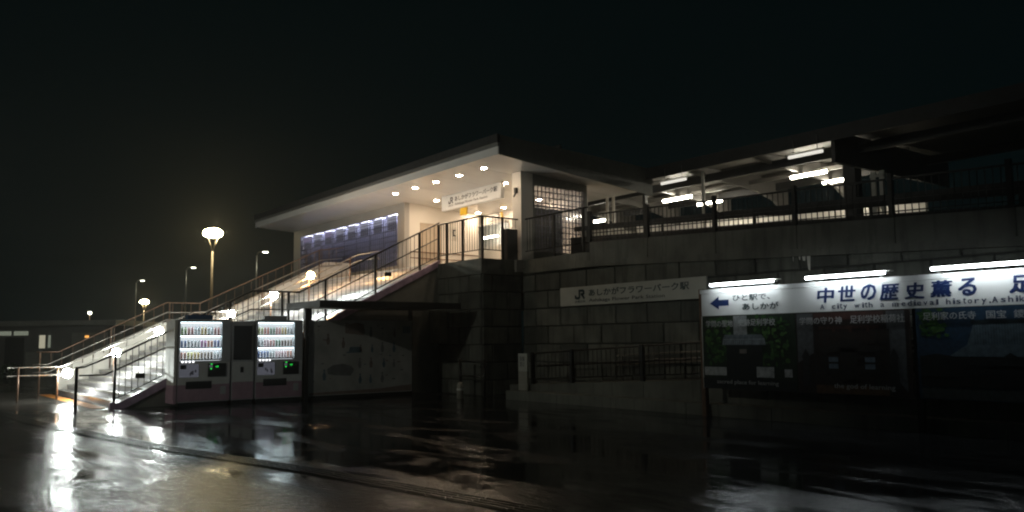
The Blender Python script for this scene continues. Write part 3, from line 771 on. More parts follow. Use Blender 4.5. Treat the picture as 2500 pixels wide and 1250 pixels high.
def posters():
    y = BY - .01
    pm = {}
    def col(name, c): 
        if name not in pm: pm[name] = mat("print_" + name, c, .4, var=.35, scale=14)
        return pm[name]
    def blob(mb, cx, cz, rx, rz, d, fn, n=18):
        pts = []
        for k in range(n):
            a = 2 * math.pi * k / n; j = random.uniform(.78, 1.15)
            pts.append(fn(cx + rx * j * math.cos(a), cz + rz * j * math.sin(a), d))
        mb.face(pts)
    def quad(mb, x0, x1, z0, z1, d, fn): mb.face([fn(x0, z0, d), fn(x1, z0, d), fn(x1, z1, d), fn(x0, z1, d)])
    fn = lambda u, v, d: (bx(u), y - d, bz(v))
    specs = [(-12.40, -10.02, .41, 2.0, "green", (0.010, 0.024, 0.011), "poster of a dark tiled temple gate among green trees under the arrow board"),
             (-10.01, -7.66, .40, 2.0, "redbrown", (0.022, 0.013, 0.010), "reddish poster of a dark shrine hall with red beams, middle of the board row"),
             (-7.55, -4.6, .40, 2.0, "sky", (0.016, 0.045, 0.085), "blue poster of a temple with a large grey hipped roof at the right end")]
    for k, (x0, x1, z0, z1, nm, c, lab) in enumerate(specs):
        t = thing("poster", lab, "poster", (bx((x0 + x1) / 2), y, bz(z0)), "posters under the banner")
        MB().box(bx(x0), bx(x1), y, y + .03, bz(z0), bz(z1) - .004).build("panel", col(nm, c), t)
        mb = MB()
        if k == 0:
            mb.use(col("haze", (.26, .27, .27))); quad(mb, -11.55, -11.2, 1.42, 1.99, .002, fn)
            for i in range(210):
                mb.use(col("leaf%d" % (i % 3), ((.03, .10, .02), (.02, .07, .015), (.06, .15, .03))[i % 3]))
                u = random.choice([random.uniform(-12.3, -11.65), random.uniform(-11.05, -10.2)])
                blob(mb, u, random.uniform(.95, 1.96), random.uniform(.02, .07), random.uniform(.02, .06), .004 + i * .00004, fn)
            mb.use(col("roof", (.13, .155, .17))); mb.face([fn(*p, .014) for p in ((-11.86, 1.36), (-10.72, 1.36), (-10.76, 1.50), (-10.84, 1.58), (-11.78, 1.58), (-11.83, 1.50))])
            mb.use(col("rooflines", (.28, .31, .33)))
            for i in range(22): quad(mb, -11.83 + i * .05, -11.81 + i * .05, 1.37, 1.46, .016, fn)
            quad(mb, -11.82, -10.76, 1.47, 1.49, .016, fn)
            mb.use(col("shade", (.006, .010, .010))); quad(mb, -11.75, -10.82, .62, 1.36, .013, fn)
            mb.use(col("plaque", (.16, .14, .12))); quad(mb, -11.4, -11.22, 1.18, 1.27, .016, fn)
            mb.use(col("plaster", (.42, .43, .42))); quad(mb, -12.36, -11.76, .70, .88, .015, fn); quad(mb, -10.98, -10.55, .68, .90, .015, fn); quad(mb, -10.3, -10.12, .7, .86, .015, fn)
            mb.use(col("shade", (0, 0, 0))); quad(mb, -12.40, -10.04, .41, .64, .014, fn)
        elif k == 1:
            mb.use(col("pale", (.09, .095, .10))); mb.face([fn(*p, .002) for p in ((-9.98, 1.0), (-9.62, 1.2), (-9.62, 1.98), (-9.98, 1.98))]); mb.face([fn(*p, .002) for p in ((-8.1, .9), (-7.75, .5), (-7.75, 1.98), (-8.1, 1.98))])
            mb.use(col("beam", (.055, .022, .017))); quad(mb, -9.6, -8.15, 1.84, 1.98, .004, fn); quad(mb, -9.5, -8.25, 1.66, 1.72, .004, fn)
            for x in (-9.2, -8.85, -8.5): quad(mb, x, x + .06, 1.6, 1.7, .005, fn)
            mb.use(col("timber", (.02, .016, .014)))
            mb.face([fn(*p, .006) for p in ((-9.55, 1.30), (-9.2, 1.36), (-8.95, 1.46), (-8.75, 1.46), (-8.5, 1.36), (-8.15, 1.30), (-8.3, 1.22), (-9.4, 1.22))])
            quad(mb, -9.05, -8.7, .7, 1.3, .006, fn)
            for x in (-9.62, -9.4, -8.32, -8.1): quad(mb, x, x + .05, .6, 1.65, .007, fn)
            for z in (.85, 1.1, 1.4): quad(mb, -9.6, -8.1, z, z + .03, .007, fn)
            mb.use(col("pane_blue", (.13, .17, .21)))
            for x in (-9.3, -8.55):
                for z in (.9, 1.03): quad(mb, x, x + .2, z, z + .09, .008, fn)
            mb.use(col("lamp_shape", (.02, .02, .022)))
            for x in (-9.8, -7.98): mb.face([fn(*p, .009) for p in ((x - .1, .55), (x + .1, .55), (x + .06, 1.05), (x + .09, 1.12), (x, 1.3), (x - .09, 1.12), (x - .06, 1.05))])
            mb.use(col("earth", (.10, .05, .02))); quad(mb, -9.6, -8.1, .42, .58, .003, fn)
        else:
            for i in range(70):
                mb.use(col("leaf%d" % (i % 3), (0, 0, 0))); blob(mb, random.triangular(-7.5, -6.95, -7.4), random.uniform(1.5, 1.97), random.uniform(.02, .06), random.uniform(.02, .05), .004 + i * .00005, fn)
            mb.use(col("tile_roof", (.10, .14, .165))); mb.face([fn(*p, .008) for p in ((-7.0, 1.15), (-4.7, 1.15), (-5.1, 1.35), (-5.25, 1.72), (-6.55, 1.72), (-6.68, 1.35))])
            mb.use(col("tile_line", (.065, .095, .115)))
            for i in range(30): quad(mb, -6.55 + i * .044, -6.535 + i * .044, 1.36, 1.70, .0095, fn)
            mb.use(col("ridge", (.02, .03, .035))); quad(mb, -6.6, -5.2, 1.70, 1.77, .010, fn)
            mb.use(col("dusk", (.012, .014, .014))); quad(mb, -7.5, -4.62, .62, 1.16, .006, fn)
            mb.face([fn(*p, .011) for p in ((-6.5, 1.0), (-5.5, 1.0), (-5.85, 1.12), (-6.0, 1.22), (-6.15, 1.12))])
            mb.face([fn(*p, .011) for p in ((-7.5, 1.15), (-7.2, 1.2), (-6.9, 1.15), (-6.9, .8), (-7.5, .8))])
            mb.use(col("path", (.05, .06, .06))); quad(mb, -7.5, -4.62, .42, .6, .004, fn)
        mb.build("picture", None, t)
        mb = MB()
        if k == 0:
            add_text(mb, "学問の聖地", fn, -12.28, -11.55, 1.755, 1.90, bold=.012, lift=.02); add_text(mb, "史跡足利学校", fn, -11.40, -10.48, 1.765, 1.91, bold=.012, lift=.02)
            add_text(mb, "sacred place for learning", fn, -12.02, -10.45, .50, .61, bold=.012, lift=.02)
        elif k == 1:
            add_text(mb, "学問の守り神", fn, -9.90, -8.98, 1.76, 1.905, bold=.012, lift=.02); add_text(mb, "足利学校稲荷社", fn, -8.80, -7.74, 1.765, 1.915, bold=.012, lift=.02)
            add_text(mb, "the god of learning", fn, -9.2, -7.98, .50, .62, bold=.012, lift=.02)
        else:
            add_text(mb, "足利家の氏寺", fn, -7.40, -6.50, 1.79, 1.925, bold=.012, lift=.02); add_text(mb, "国宝", fn, -6.33, -6.02, 1.79, 1.925, bold=.012, lift=.02); add_text(mb, "鑁阿寺", fn, -5.9, -5.4, 1.79, 1.925, bold=.012, lift=.02)
        mb.build("caption", 'grey_ink', t)
posters()

# ------------------------------------------------------------------ lower ramp with its fence
def lower_ramp():
    top = lambda x: .36 + (x + 17.6) * .048
    t = thing("lower_ramp", "stained concrete entrance ramp with a stepped kerb below the block wall", "ramp", (-14, 13.6, 0))
    X0, X1 = -17.75, 4.0
    mb = MB(); x = X0
    while x < X1:
        xb = min(x + 1.6, X1)
        mb.hexa([(x + .006, 13.60, 0), (xb - .006, 13.60, 0), (xb - .006, 15.25, 0), (x + .006, 15.25, 0), (x + .006, 13.60, top(x)), (xb - .006, 13.60, top(xb)), (xb - .006, 15.25, top(xb)), (x + .006, 15.25, top(x))])
        x = xb
    mb.build("ramp_block", 'concrete', t)
    mb = MB(); x = X0 + .35
    while x < X1: mb.box(x + .005, min(x + 2, X1) - .005, 13.2, 13.598, 0, .23); x += 2
    mb.build("step", 'concrete', t)
    f = thing("lower_fence", "dark low balustrade along the entrance ramp, left of the posters", "fence", (-16.9, 13.75, .4))
    y = 13.75; P = [(-17.0, y), (4.0, y)]
    h0 = .78
    for hh, r in ((h0, .02), (.13, .016)): MB().tube([(x, yy, top(x) + hh) for x, yy in P], r).build("rail", 'dark_steel', f)
    MB().tube([(-16.9, y + .12, top(-16.9) + .45), (4, y + .12, top(4) + .45)], .028).build("handrail", 'dark_steel', f)
    for x in (-16.95, -15.45, -13.1, -10.9, -8.7, -6.5, -4.3): MB().box(x - .045, x + .045, y - .04, y + .04, top(x), top(x) + h0 + .03).build("post", 'dark_steel', f)
    mb = MB(); x = -16.8
    while x < -3: mb.tube([(x, y, top(x) + .13), (x, y, top(x) + h0)], .009, 5); x += .15
    mb.build("baluster_infill", 'dark_steel', f)
    f = thing("inner_handrail", "pale handrail on the block wall side of the entrance ramp", "handrail", (-14, 15.0, .6))
    for hh in (.62, .40): MB().tube([(-15.2, 15.05, top(-15.2) + hh), (3, 15.05, top(3) + hh)], .02).build("rail", 'steel', f)
    for x in (-15, -13, -11, -9, -7): MB().tube([(x, 15.05, top(x)), (x, 15.05, top(x) + .62)], .018).build("post", 'dark_steel', f)
    # little upright sign
    t = thing("notice_post", "small white upright notice with dark characters at the ramp's foot", "sign", (-17.05, 13.5, 0))
    MB().box(-17.22, -16.86, 13.48, 13.53, .72, 1.17).build("plate", 'sign_wall', t); MB().box(-17.22, -16.86, 13.48, 13.53, .23, .718).build("base", 'pale_box', t)
    mb = MB(); fn = lambda u, v, d: (u, 13.48 - d, v)
    add_text(mb, "駐輪", fn, -17.15, -16.95, .98, 1.10); add_text(mb, "禁止", fn, -17.15, -16.95, .84, .96); mb.build("lettering", 'ink', t)
    # guard rail by the terrace
    t = thing("guard_rail", "short dark two bar guard rail beside the terrace wall", "guard rail", (-19.0, 13.3, 0))
    for z in (.95, .55): MB().tube([(-19.55, 13.25, z), (-18.4, 13.25, z)], .025).build("rail", 'dark_steel', t)
    for x in (-19.55, -18.4): MB().tube([(x, 13.25, 0), (x, 13.25, 1.02)], .04).build("post", 'dark_steel', t)
    t = thing("bollard", "short pale concrete bollard before the dark terrace wall", "bollard", (-18.45, 12.5, 0))
    MB().lathe([(.09, 0), (.085, .36), (.06, .42), (.01, .44)], (-18.45, 12.5, 0), 14).build("shaft", 'pale_box', t)
    MB().lathe([(.092, .22), (.092, .27), (.088, .271)], (-18.45, 12.5, 0), 14).build("band", 'white_paint', t)
lower_ramp()

# ------------------------------------------------------------------ vending machines under the stairs
VX = -21.0
def lathe_bottle(kind, body, cap):
    mb = MB(); mb.use(body)
    if kind == 'bottle': mb.lathe([(.026, 0), (.028, .01), (.028, .10), (.025, .115), (.028, .13), (.022, .155), (.011, .175), (.011, .182)], n=10); mb.use(cap); mb.lathe([(.013, .183), (.013, .2), (.011, .202)], n=10)
    else: mb.lathe([(.022, 0), (.027, .006), (.027, .112), (.022, .12)], n=10); mb.use(cap); mb.lathe([(.021, .1205), (.021, .124)], n=10)
    return mb
DC = {}
def dmat(i, c):
    if i not in DC: DC[i] = mat("drink_%s" % i, tuple(.8 * q + .16 for q in c), .3, var=.05)
    return DC[i]
DRINK = [(.85, .80, .35), (.80, .18, .10), (.50, .62, .22), (.80, .52, .12), (.80, .85, .88), (.80, .30, .28), (.10, .16, .42), (.62, .60, .62), (.55, .12, .42), (.70, .22, .12), (.08, .12, .45), (.25, .13, .07), (.85, .70, .2), (.15, .3, .16), (.85, .5, .55)]
def vending(y0, y1, label, header, rows, first):
    t = thing("vending_machine", label, "vending machine", (VX - .38, (y0 + y1) / 2, 0), "drink vending machines beside the stairs")
    xb, xf = VX - .68, VX
    dy0, dy1, dz0, dz1 = y0 + .05, y1 - .22, 1.09, 2.03
    dep = .16
    mb = MB()
    mb.box(xb, xf - dep, y0, y1, .10, 2.10)
    mb.box(xf - dep + .001, xf, y0, y1, .10, dz0); mb.box(xf - dep + .001, xf, y0, y1, dz1, 2.10)
    mb.box(xf - dep + .001, xf, y0, dy0, dz0, dz1); mb.box(xf - dep + .001, xf, dy1, y1, dz0, dz1)
    body = mb.build("body", 'vend_grey', t)
    MB().box(xf + .001, xf + .006, y0 + .01, y1 - .01, .52, 1.05).build("front_panel", 'vend', t)
    MB().box(xf + .001, xf + .006, y0 + .01, y1 - .01, .12, .515).build("pink_band", 'pink', t)
    MB().box(xb + .05, xf - .05, y0 + .04, y1 - .04, 0, .10).build("plinth", 'black', t)
    d = MB().box(xf - dep + .003, xf - dep + .012, dy0, dy1, dz0, dz1).build("display", 'e_back', t)
    rowz = (1.73, 1.42, 1.14)
    for z in rowz:
        MB().box(xf - dep + .013, xf - .02, dy0, dy1, z - .018, z).build("shelf", 'shelf_white', d)
        MB().box(xf - .019, xf - .012, dy0 + .02, dy1 - .02, z - .034, z - .002).build("price_strip", 'ink', d)
    for z in (2.015, 1.685, 1.375): MB().box(xf - .06, xf - .03, dy0 + .02, dy1 - .02, z, z + .012).build("led_bar", 'e_led', d)
    MB().box(xf - .008, xf - .004, dy0, dy1, dz0, dz1).build("pane", 'clear', d)
    # sample drinks: each a part of its own, copies share meshes
    n = 12
    for r, z in enumerate(rowz):
        for k in range(n):
            kind, ci = rows[r][k // 2 if len(rows[r]) == 6 else k]
            key = (kind, ci)
            if key not in first:
                first[key] = lathe_bottle(kind, dmat(ci, DRINK[ci]), dmat('cap%d' % (ci % 3), ((.8, .8, .8), (.2, .3, .5), (.7, .65, .6))[ci % 3])).build("sample_bottle" if kind == 'bottle' else "sample_can")
                o = first[key]
            else:
                o = first[key].copy(); COL.objects.link(o)
            o.parent = t; o.matrix_parent_inverse = Matrix.Translation(-Vector(t.location))
            o.location = (xf - .085, dy0 + .06 + (dy1 - dy0 - .12) * k / (n - 1), z + .001)
            if kind == 'can': o.scale = (1.0, 1.0, 1.35)
    for k in range(4): MB().lathe([(.019, .0), (.019, .012), (.012, .015)], (0, 0, 0), 10, 'Y').build("button", 'e_button', t)
    bs = [o for o in t.children if o.name.startswith("button")]
    for k, o in enumerate(bs): o.matrix_parent_inverse = Matrix.Translation(-Vector(t.location)); o.rotation_euler = (0, 0, -math.pi / 2); o.location = (xf + .004, y0 + .11 + .085 * k, 1.075)
    c = MB().box(xf + .007, xf + .014, y0 + .04, y0 + .50, .70, 1.02).build("lit_card", 'e_ad', t)
    mb = MB(); mb.box(xf + .0145, xf + .016, y0 + .06, y0 + .20, .90, 1.0)
    for k in range(5): q = random.uniform(.24, .42); mb.box(xf + .0145, xf + .016, y0 + q, y0 + q + .03, .74 + .02 * k, .80 + .02 * k)
    mb.build("card_mark", 'ink', c)
    cp = MB().box(xf + .007, xf + .02, y0 + .72, y1 - .10, .70, 1.03).build("coin_panel", 'black', t, bevel=.005)
    MB().box(xf + .021, xf + .024, y0 + .75, y0 + .83, .925, .985).build("coin_screen", 'e_ad', cp)
    mb = MB(); mb.box(xf + .021, xf + .024, y0 + .785, y0 + .825, 1.0, 1.02); mb.face([(xf + .024, y0 + .77, .905), (xf + .024, y0 + .82, .905), (xf + .024, y0 + .795, .875)])
    fn = lambda u, v, dd: (xf + .022 + dd, u, v); add_text(mb, "10", fn, y0 + .91, y0 + .97, .925, .965, bold=.02)
    mb.build("digit_display", 'e_green', cp)
    h = MB().box(xf + .007, xf + .012, y0 + .2, y0 + .82, .42, .60).build("delivery_flap", 'black', t, bevel=.004)
    MB().box(xf + .007, xf + .011, y1 - .24, y1 - .10, .27, .46).build("return_slot", 'vend_grey', t)
    MB().box(xf - .25, xf - .02, y0 + .22, y0 + .82, 2.101, 2.21).build("header_sign", header, t, bevel=.004)
B, Cn = 'bottle', 'can'
FIRST = {}
vending(6.05, 7.32, "left lit vending machine with a blue header sign and purple cans in its middle row", 'vend_blue',
        [[(B, 2), (B, 5), (B, 4), (B, 3), (B, 4), (B, 5)], [(Cn, 6), (Cn, 7), (Cn, 7), (Cn, 8), (Cn, 9), (Cn, 10)], [(Cn, 9), (Cn, 12), (Cn, 3), (Cn, 11), (Cn, 11), (Cn, 7)]], FIRST)
vending(7.97, 9.22, "right lit vending machine with a grey header sign and pink cans in its middle row", 'vend_grey',
        [[(B, 0), (B, 1), (B, 13), (B, 5), (B, 3), (B, 7)], [(B, 7), (B, 14), (Cn, 5), (Cn, 13), (Cn, 11), (Cn, 11)], [(Cn, 6), (Cn, 6), (Cn, 7), (Cn, 14), (Cn, 14), (Cn, 9)]], FIRST)

def vending_row():
    t = thing("recycling_cabinet", "grey recycling cabinet with a dark notice between the two vending machines", "cabinet", (VX - .3, 7.65, 0))
    MB().box(VX - .66, VX - .01, 7.36, 7.93, .1, 2.06).build("body", 'vend_grey', t)
    MB().box(VX - .009, VX - .003, 7.38, 7.91, .55, 1.05).build("front_panel", 'vend', t); MB().box(VX - .009, VX - .003, 7.38, 7.91, .12, .545).build("pink_band", 'pink', t)
    MB().box(VX - .009, VX + .004, 7.40, 7.86, 1.10, 1.95).build("notice", 'black', t)
    MB().box(VX - .009, VX + .007, 7.861, 7.885, 1.08, 1.97).build("notice_edge", 'pale_box', t)
    MB().box(VX - .009, VX + .006, 7.58, 7.66, .78, .92).build("slot", 'black', t)
    MB().box(VX - .6, VX - .05, 7.38, 7.91, 0, .1).build("plinth", 'black', t)
    o = MB(); o.box(VX - .72, VX + .01, 5.96, 6.03, .08, 2.08); o = o.build("end_board", 'white_paint', None, bevel=.005)
    tag(o, "pale upright end board at the left side of the vending machines, pink below", "screen board")
    MB().box(VX - .721, VX + .012, 5.955, 6.032, .08, .52).build("pink_band", 'pink', o)
    for y, w, lab in ((9.32, .05, "dark square post between the right vending machine and the illustrated board"),):
        o = MB().box(VX - .05, VX + .06, y - w, y + w, 0, 2.42).build("shelter_post", 'dark_steel'); tag(o, lab, "post")
    # illustrated board
    t = thing("mural_board", "large dim white board covered with small dark illustrations under the flat roof", "board", (VX, 11, 0))
    MB().box(VX - .05, VX, 9.40, 12.56, .10, 2.10).build("panel", 'mural', t)
    MB().box(VX - .04, VX - .01, 9.45, 12.5, 0, .10).build("plinth", 'black', t)
    mb = MB(); fn = lambda u, v, d: (VX + d, u, v); rnd = random.Random(5)
    cs = [mat("mural_ink%d" % i, c, .5, var=.2) for i, c in enumerate([(.22, .22, .22), (.24, .18, .16), (.13, .19, .23), (.26, .19, .17), (.16, .19, .15)])]
    def fig(u, v, s):        # small standing figure
        mb.use(rnd.choice(cs[:3])); mb.face([fn(u - .03 * s, v, .003), fn(u + .03 * s, v, .003), fn(u + .05 * s, v + .1 * s, .003), fn(u + .02 * s, v + .2 * s, .003), fn(u - .02 * s, v + .2 * s, .003), fn(u - .05 * s, v + .1 * s, .003)])
        mb.face([fn(u + .03 * s * math.cos(a), v + .235 * s + .03 * s * math.sin(a), .003) for a in [k * .785 for k in range(8)]])
    for i in range(4):
        for j in range(4): 
            if rnd.random() < .8: fig(10.9 + .36 * i + rnd.uniform(-.03, .03), .38 + .42 * j, rnd.uniform(.8, 1.1))
    for u, v in ((9.95, 1.45), (10.4, 1.35), (11.0, 1.7), (9.85, .5)): fig(u, v, 1.1)
    mb.use(cs[0]); mb.face([fn(*p, .003) for p in ((9.95, .66), (10.2, .62), (10.62, .60), (10.72, .72), (10.66, .86), (10.4, .93), (10.1, .90), (9.93, .80))])
    mb.use(cs[1]); mb.face([fn(*p, .003) for p in ((10.45, 1.75), (11.0, 1.7), (11.02, 2.0), (10.8, 2.05), (10.6, 2.0), (10.45, 2.05))])
    mb.use(cs[2]); mb.face([fn(*p, .003) for p in ((10.55, 1.22), (10.95, 1.22), (10.9, 1.38), (10.6, 1.38))]); mb.face([fn(*p, .003) for p in ((12.25, 1.75), (12.5, 1.75), (12.5, 1.95), (12.25, 1.95))])
    mb.use(cs[3]); mb.face([fn(*p, .003) for p in ((9.42, .12), (12.54, .12), (12.54, .3), (11.5, .22), (9.42, .18))])
    for i in range(26):
        mb.use(cs[i % 5]); u = rnd.uniform(9.5, 12.3); v = rnd.uniform(.4, 1.95); w = rnd.uniform(.03, .12); mb.face([fn(u, v, .002), fn(u + w, v, .002), fn(u + w, v + .03, .002), fn(u, v + .03, .002)])
    mb.build("illustration", None, t)
    # flat shelter roof
    t = thing("shelter_roof", "dark flat shelter roof over the illustrated board beside the stairs", "shelter", (-20.5, 11, 2.5))
    MB().box(-21.5, -19.45, 9.0, 13.2, 2.42, 2.52).build("roof", 'canopy_dark', t, bevel=.01)
    MB().box(-21.5, -19.42, 8.97, 9.0, 2.38, 2.56).build("edge_trim", 'canopy_dark', t)
    MB().box(-19.45, -19.42, 9.0, 13.2, 2.38, 2.56).build("edge_trim", 'canopy_dark', t)
    for y in (9.6, 12.75): MB().box(-21.45, -21.36, y - .045, y + .045, 0, 2.42).build("post", 'dark_steel', t)
    # boxes on the terrace wall
    t = thing("meter_cabinet", "pale grey meter cabinet mounted on the terrace wall", "cabinet", (-21.4, 13.75, 1.4))
    MB().box(-21.62, -21.05, 13.55, 13.80, 1.45, 2.58).build("box", 'pale_box', t, bevel=.01); MB().box(-21.30, -21.28, 13.535, 13.55, 1.9, 2.05).build("handle", 'steel', t)
    o = MB().box(-21.95, -21.72, 13.5, 13.72, 2.42, 2.56).build("junction_box", 'white_paint', None, bevel=.01); tag(o, "little pale junction box left of the meter cabinet", "box")
M['mural'] = mat("mural_white", (0.48, 0.47, 0.44), .5, var=.25, scale=2)
vending_row()

# ------------------------------------------------------------------ platform and its canopy
def platform():
    t = thing("platform", "station platform deck and white screen wall behind the grid fence", "platform", (-12, 22, 3))
    MB().box(-40, 20, 19.1, 30, 3.2, 3.95).build("deck", 'concrete', t)
    mb = MB(); x = -30.0
    while x < -13.2: mb.box(x, x + 1.46, 25.0, 25.08, 3.95, 5.66 + .05 * (-13.5 - x)); x += 1.5
    mb.build("screen_wall", 'white_wall', t)
    c = thing("platform_canopy", "long dark platform roof with deep beams above the tube lamps", "canopy", (-12, 21, 6.5))
    x0, x1 = -25.0, -5.5
    for xa, xb, mm in ((x0, -11.67, 'canopy'), (-11.66, x1, 'canopy_dark')):  # right end coloured darker to paint the shade past the column
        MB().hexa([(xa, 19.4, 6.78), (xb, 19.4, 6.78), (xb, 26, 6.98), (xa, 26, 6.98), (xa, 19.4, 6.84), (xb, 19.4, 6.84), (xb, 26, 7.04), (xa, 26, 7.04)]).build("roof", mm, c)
    MB().box(x0, x1, 19.3, 19.39, 6.50, 6.86).build("fascia", 'canopy_dark', c)
    MB().box(x0, x1, 20.6, 20.72, 6.35, 6.60).build("beam", 'canopy_dark', c); MB().box(x0, x1, 24.2, 24.32, 6.45, 6.7).build("beam", 'canopy_dark', c)
    MB().box(x0, -11.73, 22.75, 22.83, 6.50, 6.62).build("beam", 'canopy', c)
    x = -24.0
    while x < -13:        # cross girders with curved haunches
        poly = [(19.4, 6.77), (19.4, 6.62), (20.8, 6.50), (22.2, 6.42), (23.2, 6.32), (24.0, 6.15), (24.5, 5.9), (24.9, 5.9), (24.9, 6.9)]
        MB().prism(poly, lambda u, v, d: (d, u, v), x, x + .10).build("girder", 'canopy', c); x += 2.4
    for k, x in enumerate([-24.6 + 0.9 * i for i in range(24)]): pass
    mb = MB()
    for y in (19.9, 21.4, 22.2, 23.5): mb.box(x0, -11.73, y - .03, y + .03, 6.70 + (y - 19.4) * .03, 6.775 + (y - 19.4) * .03)
    mb.build("purlin", 'canopy', c)
    MB().box(-11.72, -11.62, 19.45, 25.6, 5.95, 6.77).build("bulkhead", 'canopy_dark', c)  # dark block by the column, stretched across the roof to stop tube light
    for x, w in ((-19.4, .06), (-11.9, .17)): MB().box(x - w, x + w, 20.7 - w, 20.7 + w, 3.95, 6.35).build("column", 'canopy_dark', c)
    for x in (-20.2, -19.9, -16.1): MB().tube([(x, 19.7, 3.95), (x, 19.7, 6.5)], .05).build("drainpipe", 'white_paint', c)
    # tube lamps: near row, far row and glowing eave strips added for the tubes' reflections
    y = 22.0; z = 6.32
    lamps = [(-19.75, -18.5, 22.0, 6.30, 'e_tube_warm', "bright tube lamp under the canopy nearest the station house"), (-14.62, -13.45, 22.0, 6.31, 'e_tube_warm', "bright tube lamp under the canopy left of the thick column"),
             (-14.55, -13.75, 23.6, 6.31, 'e_tube_warm', "tube lamp deeper under the canopy right beside the thick column"), (-19.55, -18.5, 23.6, 6.30, 'e_tube_warm', "tube lamp half hidden behind the grid fence top"),
             (-23.9, -23.35, 22.6, 6.12, 'e_tube_warm', "short tube lamp low behind the fence next to the side window"),
             (-17.35, -16.38, 19.26, 6.26, 'e_strip', "dim glowing strip painting a tube reflection on the canopy eave near the station house"), (-12.85, -11.85, 19.26, 6.26, 'e_strip', "dim glowing strip painting a tube reflection on the canopy eave near the thick column")]
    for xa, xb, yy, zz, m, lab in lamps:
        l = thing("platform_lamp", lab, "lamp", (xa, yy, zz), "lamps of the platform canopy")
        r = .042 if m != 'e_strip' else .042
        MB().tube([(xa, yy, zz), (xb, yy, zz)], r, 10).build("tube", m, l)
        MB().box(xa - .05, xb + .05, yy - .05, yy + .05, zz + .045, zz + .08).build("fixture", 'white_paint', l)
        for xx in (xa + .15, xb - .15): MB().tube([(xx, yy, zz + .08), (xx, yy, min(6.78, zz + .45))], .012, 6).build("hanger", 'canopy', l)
    t = thing("platform_sign_frame", "white two legged sign frame on the platform right of the thick column", "sign frame", (-10.4, 19.3, 4))
    for x in (-10.62, -10.40): MB().box(x, x + .12, 19.28, 19.33, 3.95, 5.5).build("leg", 'white_paint', t)
    for z in (4.75, 5.35): MB().box(-10.62, -10.28, 19.25, 19.279, z, z + .06).build("crossbar", 'white_paint', t)
    # platform gate in the station wall seen under the name box: warm window and its tube
    o = MB().tube([(-27.6, 19.8, 5.66), (-26.55, 19.8, 5.66)], .03, 10).build("gate_tube", 'e_tube_warm'); tag(o, "bright tube lamp seen through the ticket gate opening of the hall", "lamp")
platform()

# ------------------------------------------------------------------ lamps and building beyond the stairs
def plaza_lamp(x, y, h, label, s=1.0):
    t = thing("plaza_lamp", label, "street lamp", (x, y, 0), "plaza lamps with a disc head")
    MB().tube([(x, y, 0), (x, y, h - .75 * s)], .07 * s, 10, .055 * s).build("pole", 'lamp_pole', t)
    for a in range(4):
        c, q = math.cos(a * math.pi / 2 + .4), math.sin(a * math.pi / 2 + .4)
        MB().tube([(x, y, h - .75 * s), (x + .30 * s * c, y + .30 * s * q, h - .12 * s)], .018 * s, 6).build("strut", 'lamp_pole', t)
    MB().lathe([(.05, h - .17 * s), (.22 * s, h - .155 * s), (.36 * s, h - .09 * s), (.40 * s, h + .02 * s), (.34 * s, h + .13 * s), (.2 * s, h + .20 * s), (.04, h + .215 * s)], (x, y, 0), 20).build("lamp_disc", 'e_plaza', t)
    MB().lathe([(.05, h + .217 * s), (.07, h + .24 * s), (.03, h + .27 * s), (.01, h + .275 * s)], (x, y, 0), 20).build("cap", 'fascia', t)
plaza_lamp(-46.0, 14.92, 7.50, "tall plaza lamp glowing warm above the stairs, the larger one", 1.3)
plaza_lamp(-82.6, 20.64, 5.44, "distant plaza lamp glowing low behind the stair handrail", 1.0)
def arm_lamp(x, y, h, dx, dy, label, s=1.0):
    t = thing("street_lamp", label, "street lamp", (x, y, 0), "arm street lamps beyond the stairs")
    MB().tube([(x, y, 0), (x, y, h - .25)], .075, 8, .05).build("pole", 'steel', t)
    L = math.hypot(dx, dy); u, v = dx / L, dy / L
    MB().tube([(x, y, h - .25), (x + u * .15, y + v * .15, h - .02), (x + u * .35, y + v * .35, h + .02)], .035, 8).build("arm", 'steel', t)
    c = Vector((x + u * .62, y + v * .62, h + .03))
    mb = MB()
    mb.lathe([(.01, -.05), (.16, -.05), (.2, .0), (.12, .05), (.01, .07)], c, 14)
    mb.build("head", 'fascia', t)
    MB().lathe([(.01, -.06), (.17, -.09), (.20, -.052), (.01, -.051)], c, 14).build("glow_disc", 'e_street', t)
def far(px, D): pass
arm_lamp(-74.4, 21.93, 8.1, .61, .79, "arm street lamp standing between the two plaza lamps")
arm_lamp(-58.2, 22.0, 8.0, .61, .79, "arm street lamp highest and nearest the station house")
arm_lamp(-92.2, 22.2, 8.1, .61, .79, "arm street lamp directly above the distant plaza lamp")
